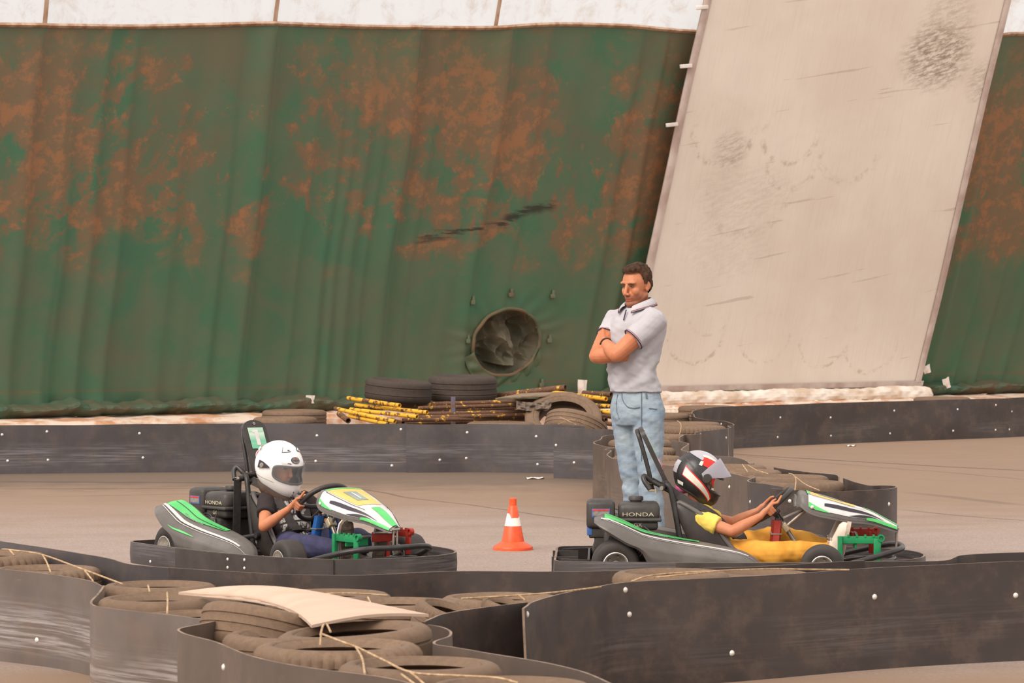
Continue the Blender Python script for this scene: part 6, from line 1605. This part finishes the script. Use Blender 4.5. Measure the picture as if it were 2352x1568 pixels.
def on_jeans(px, y, v=-.2):
    """drop a point onto the near surface of the jeans"""
    q = mu(px, y, -1.0); ok, loc, nor, _ = jeans.ray_cast(q, Vector((0, 1, 0)))
    return (loc + Vector((0, -.003, 0))) if ok else mu(px, y, -.12)
bpy.context.view_layer.update()
MB().tube([on_jeans(1471, 899 + k * 12) + Vector((0, 0, 0)) for k in range(14)], .0026, 6).build('side_seam', M_DSEAM, jeans)
MB().tube(catmull([on_jeans(x, y) for x, y in [(1427, 902), (1428, 915), (1438, 931), (1452, 935), (1467, 933)]], 4), .003, 6).build('front_pocket', M_DSEAM, jeans)
MB().tube([on_jeans(x, y) for x, y in [(1488, 935), (1496, 936), (1506, 938)]], .003, 6).build('back_pocket', M_DSEAM, jeans)
MB().tube([on_jeans(x, y) for x, y in [(1418, 905), (1415, 925), (1416, 945), (1421, 960)]], .003, 6).build('fly', M_DSEAM, jeans)
MB().tube([on_jeans(x, y) for x, y in [(1480, 896), (1482, 904), (1483, 913)]], .005, 6).build('belt_loop', M_DSEAM, jeans)
# bracelet, hair, brows, eyes, ears' shade, shoes
d = (wL - eL).normalized(); u, w = frame(d); c = eL.lerp(wL, .86)
MB().tube([c + (u * math.cos(2 * math.pi * q / 24) + w * math.sin(2 * math.pi * q / 24)) * .0335 for q in range(24)], .0065, 6, loop=True).build('bracelet', M_EYED, man)
hb = MB(); hb.ellipsoid((-.018, 0, .050), (.096, .081, .086)); hb.ellipsoid((.030, 0, .092), (.056, .062, .032), (0, .25, 0)); hb.ellipsoid((-.042, 0, .005), (.068, .077, .070)); hb.ellipsoid((.058, .004, .098), (.030, .052, .020), (0, .5, 0))
for s in (-1, 1): hb.capsule((-.006, .072 * s, .050), .020, (.002, .074 * s, .000), .008); 
# trim the hair away from the face: keep what lies above and behind the hairline
hb.xf(HMm); hm_ = remesh(hb, .0045, 2)
bmh = bmesh.new(); bmh.from_mesh(hm_)
dead = []
for v in bmh.verts:
    q = HMi @ v.co
    line = .078 - .9 * max(0, .030 - q.x) - .10 * abs(q.y) if q.x > -.02 else -.0 - .062 * smooth(-.02, -.075, q.x)
    if q.x > -.02: line = lerp(.004, .076, smooth(.004, .042, q.x))
    if q.z < line: dead.append(v)
bmesh.ops.delete(bmh, geom=dead, context='VERTS'); bmh.to_mesh(hm_); bmh.free()
for v in hm_.vertices:
    q = HMi @ v.co; n_ = (q - Vector((-.01, 0, .03))).normalized()
    q = q + n_ * (.0035 * noise.noise(Vector((q.x * 40, q.y * 120, q.z * 50))) + .003 * noise.noise(Vector((q.x * 30, q.y * 40, q.z * 110))) - .003 + .004 * smooth(.02, .07, q.x))
    v.co = HMm @ q
hm_.polygons.foreach_set('use_smooth', [True] * len(hm_.polygons)); hm_.update()
M_HAIR = pm('brown_hair', srgb(80, 57, 43), srgb(52, 37, 29), 40, .8, bump=.5, bscale=160, stretch=(1, 1, .5), spec=.1)
put('hair', hm_, M_HAIR, man)
for s in (-1, 1):
    MB().tube(catmull([h(.085, .012 * s, .013), h(.086, .028 * s, .016), h(.074, .047 * s, .013)], 4), [.0035, .004, .004, .0045, .0045, .004, .0035, .003, .002], 6).build('eyebrow', M_BROW, man)
    put('eye', MB().ellipsoid(h(.072, .031 * s, .000), (.0115, .0115, .0026)).mesh('eye'), M_EYEW, man)
    put('iris', MB().ellipsoid(h(.080, .0325 * s, .000), (.0055, .0055, .0030)).mesh('iris'), M_EYED, man)
    MB().tube(catmull([h(.080, .018 * s, .003), h(.0845, .031 * s, .0052), h(.074, .044 * s, .002)], 4), .0024, 6).build('eyelid', M_BROW, man)
M_SNK = pm('man_shoe', srgb(90, 80, 76), srgb(70, 62, 58), 10, .7)
for a in (aL, aR):
    f0 = Vector((a.x, a.y, 0)); dirf = Vector((-.62, -.78, 0)).normalized(); sdv = Vector((dirf.y, -dirf.x, 0)); rings = []
    for x, hw, hh in [(-.085, .022, .05), (-.07, .034, .085), (-.02, .038, .10), (.05, .040, .085), (.11, .046, .060), (.16, .044, .048), (.19, .030, .036), (.20, .012, .02)]:
        rings.append([f0 + dirf * x + sdv * (hw * math.cos(t)) + Vector((0, 0, hh * math.sin(t))) for t in [math.pi * k / 12 for k in range(13)]])
    MB().loft(rings).build('shoe', M_SNK, man, 60)

# ---- litter on the track
for px, py, w_, lab in ((1229, 1100, .15, 'thin white scrap of paper on the asphalt left of the standing man'), (1955, 1025, .09, 'small white scrap of paper by the foot of the long black far sheet')):
    sc_ = MB().grid(lambda u, v: Vector(((u - .5) * w_, (v - .5) * .07, .004 + .012 * math.sin(u * 5 + v * 3) ** 2)), 10, 4)
    sc_.grid(lambda u, v: Vector(((u - .5) * w_, (v - .5) * .07, .002 + .012 * math.sin(u * 5 + v * 3) ** 2)), 10, 4)
    o_ = sc_.build('paper_scrap', M_PAPER, sharp=0); o_.location = G(px, py); o_.rotation_euler = (0, 0, .2); tag(o_, lab, 'litter', 'paper scraps on the track')
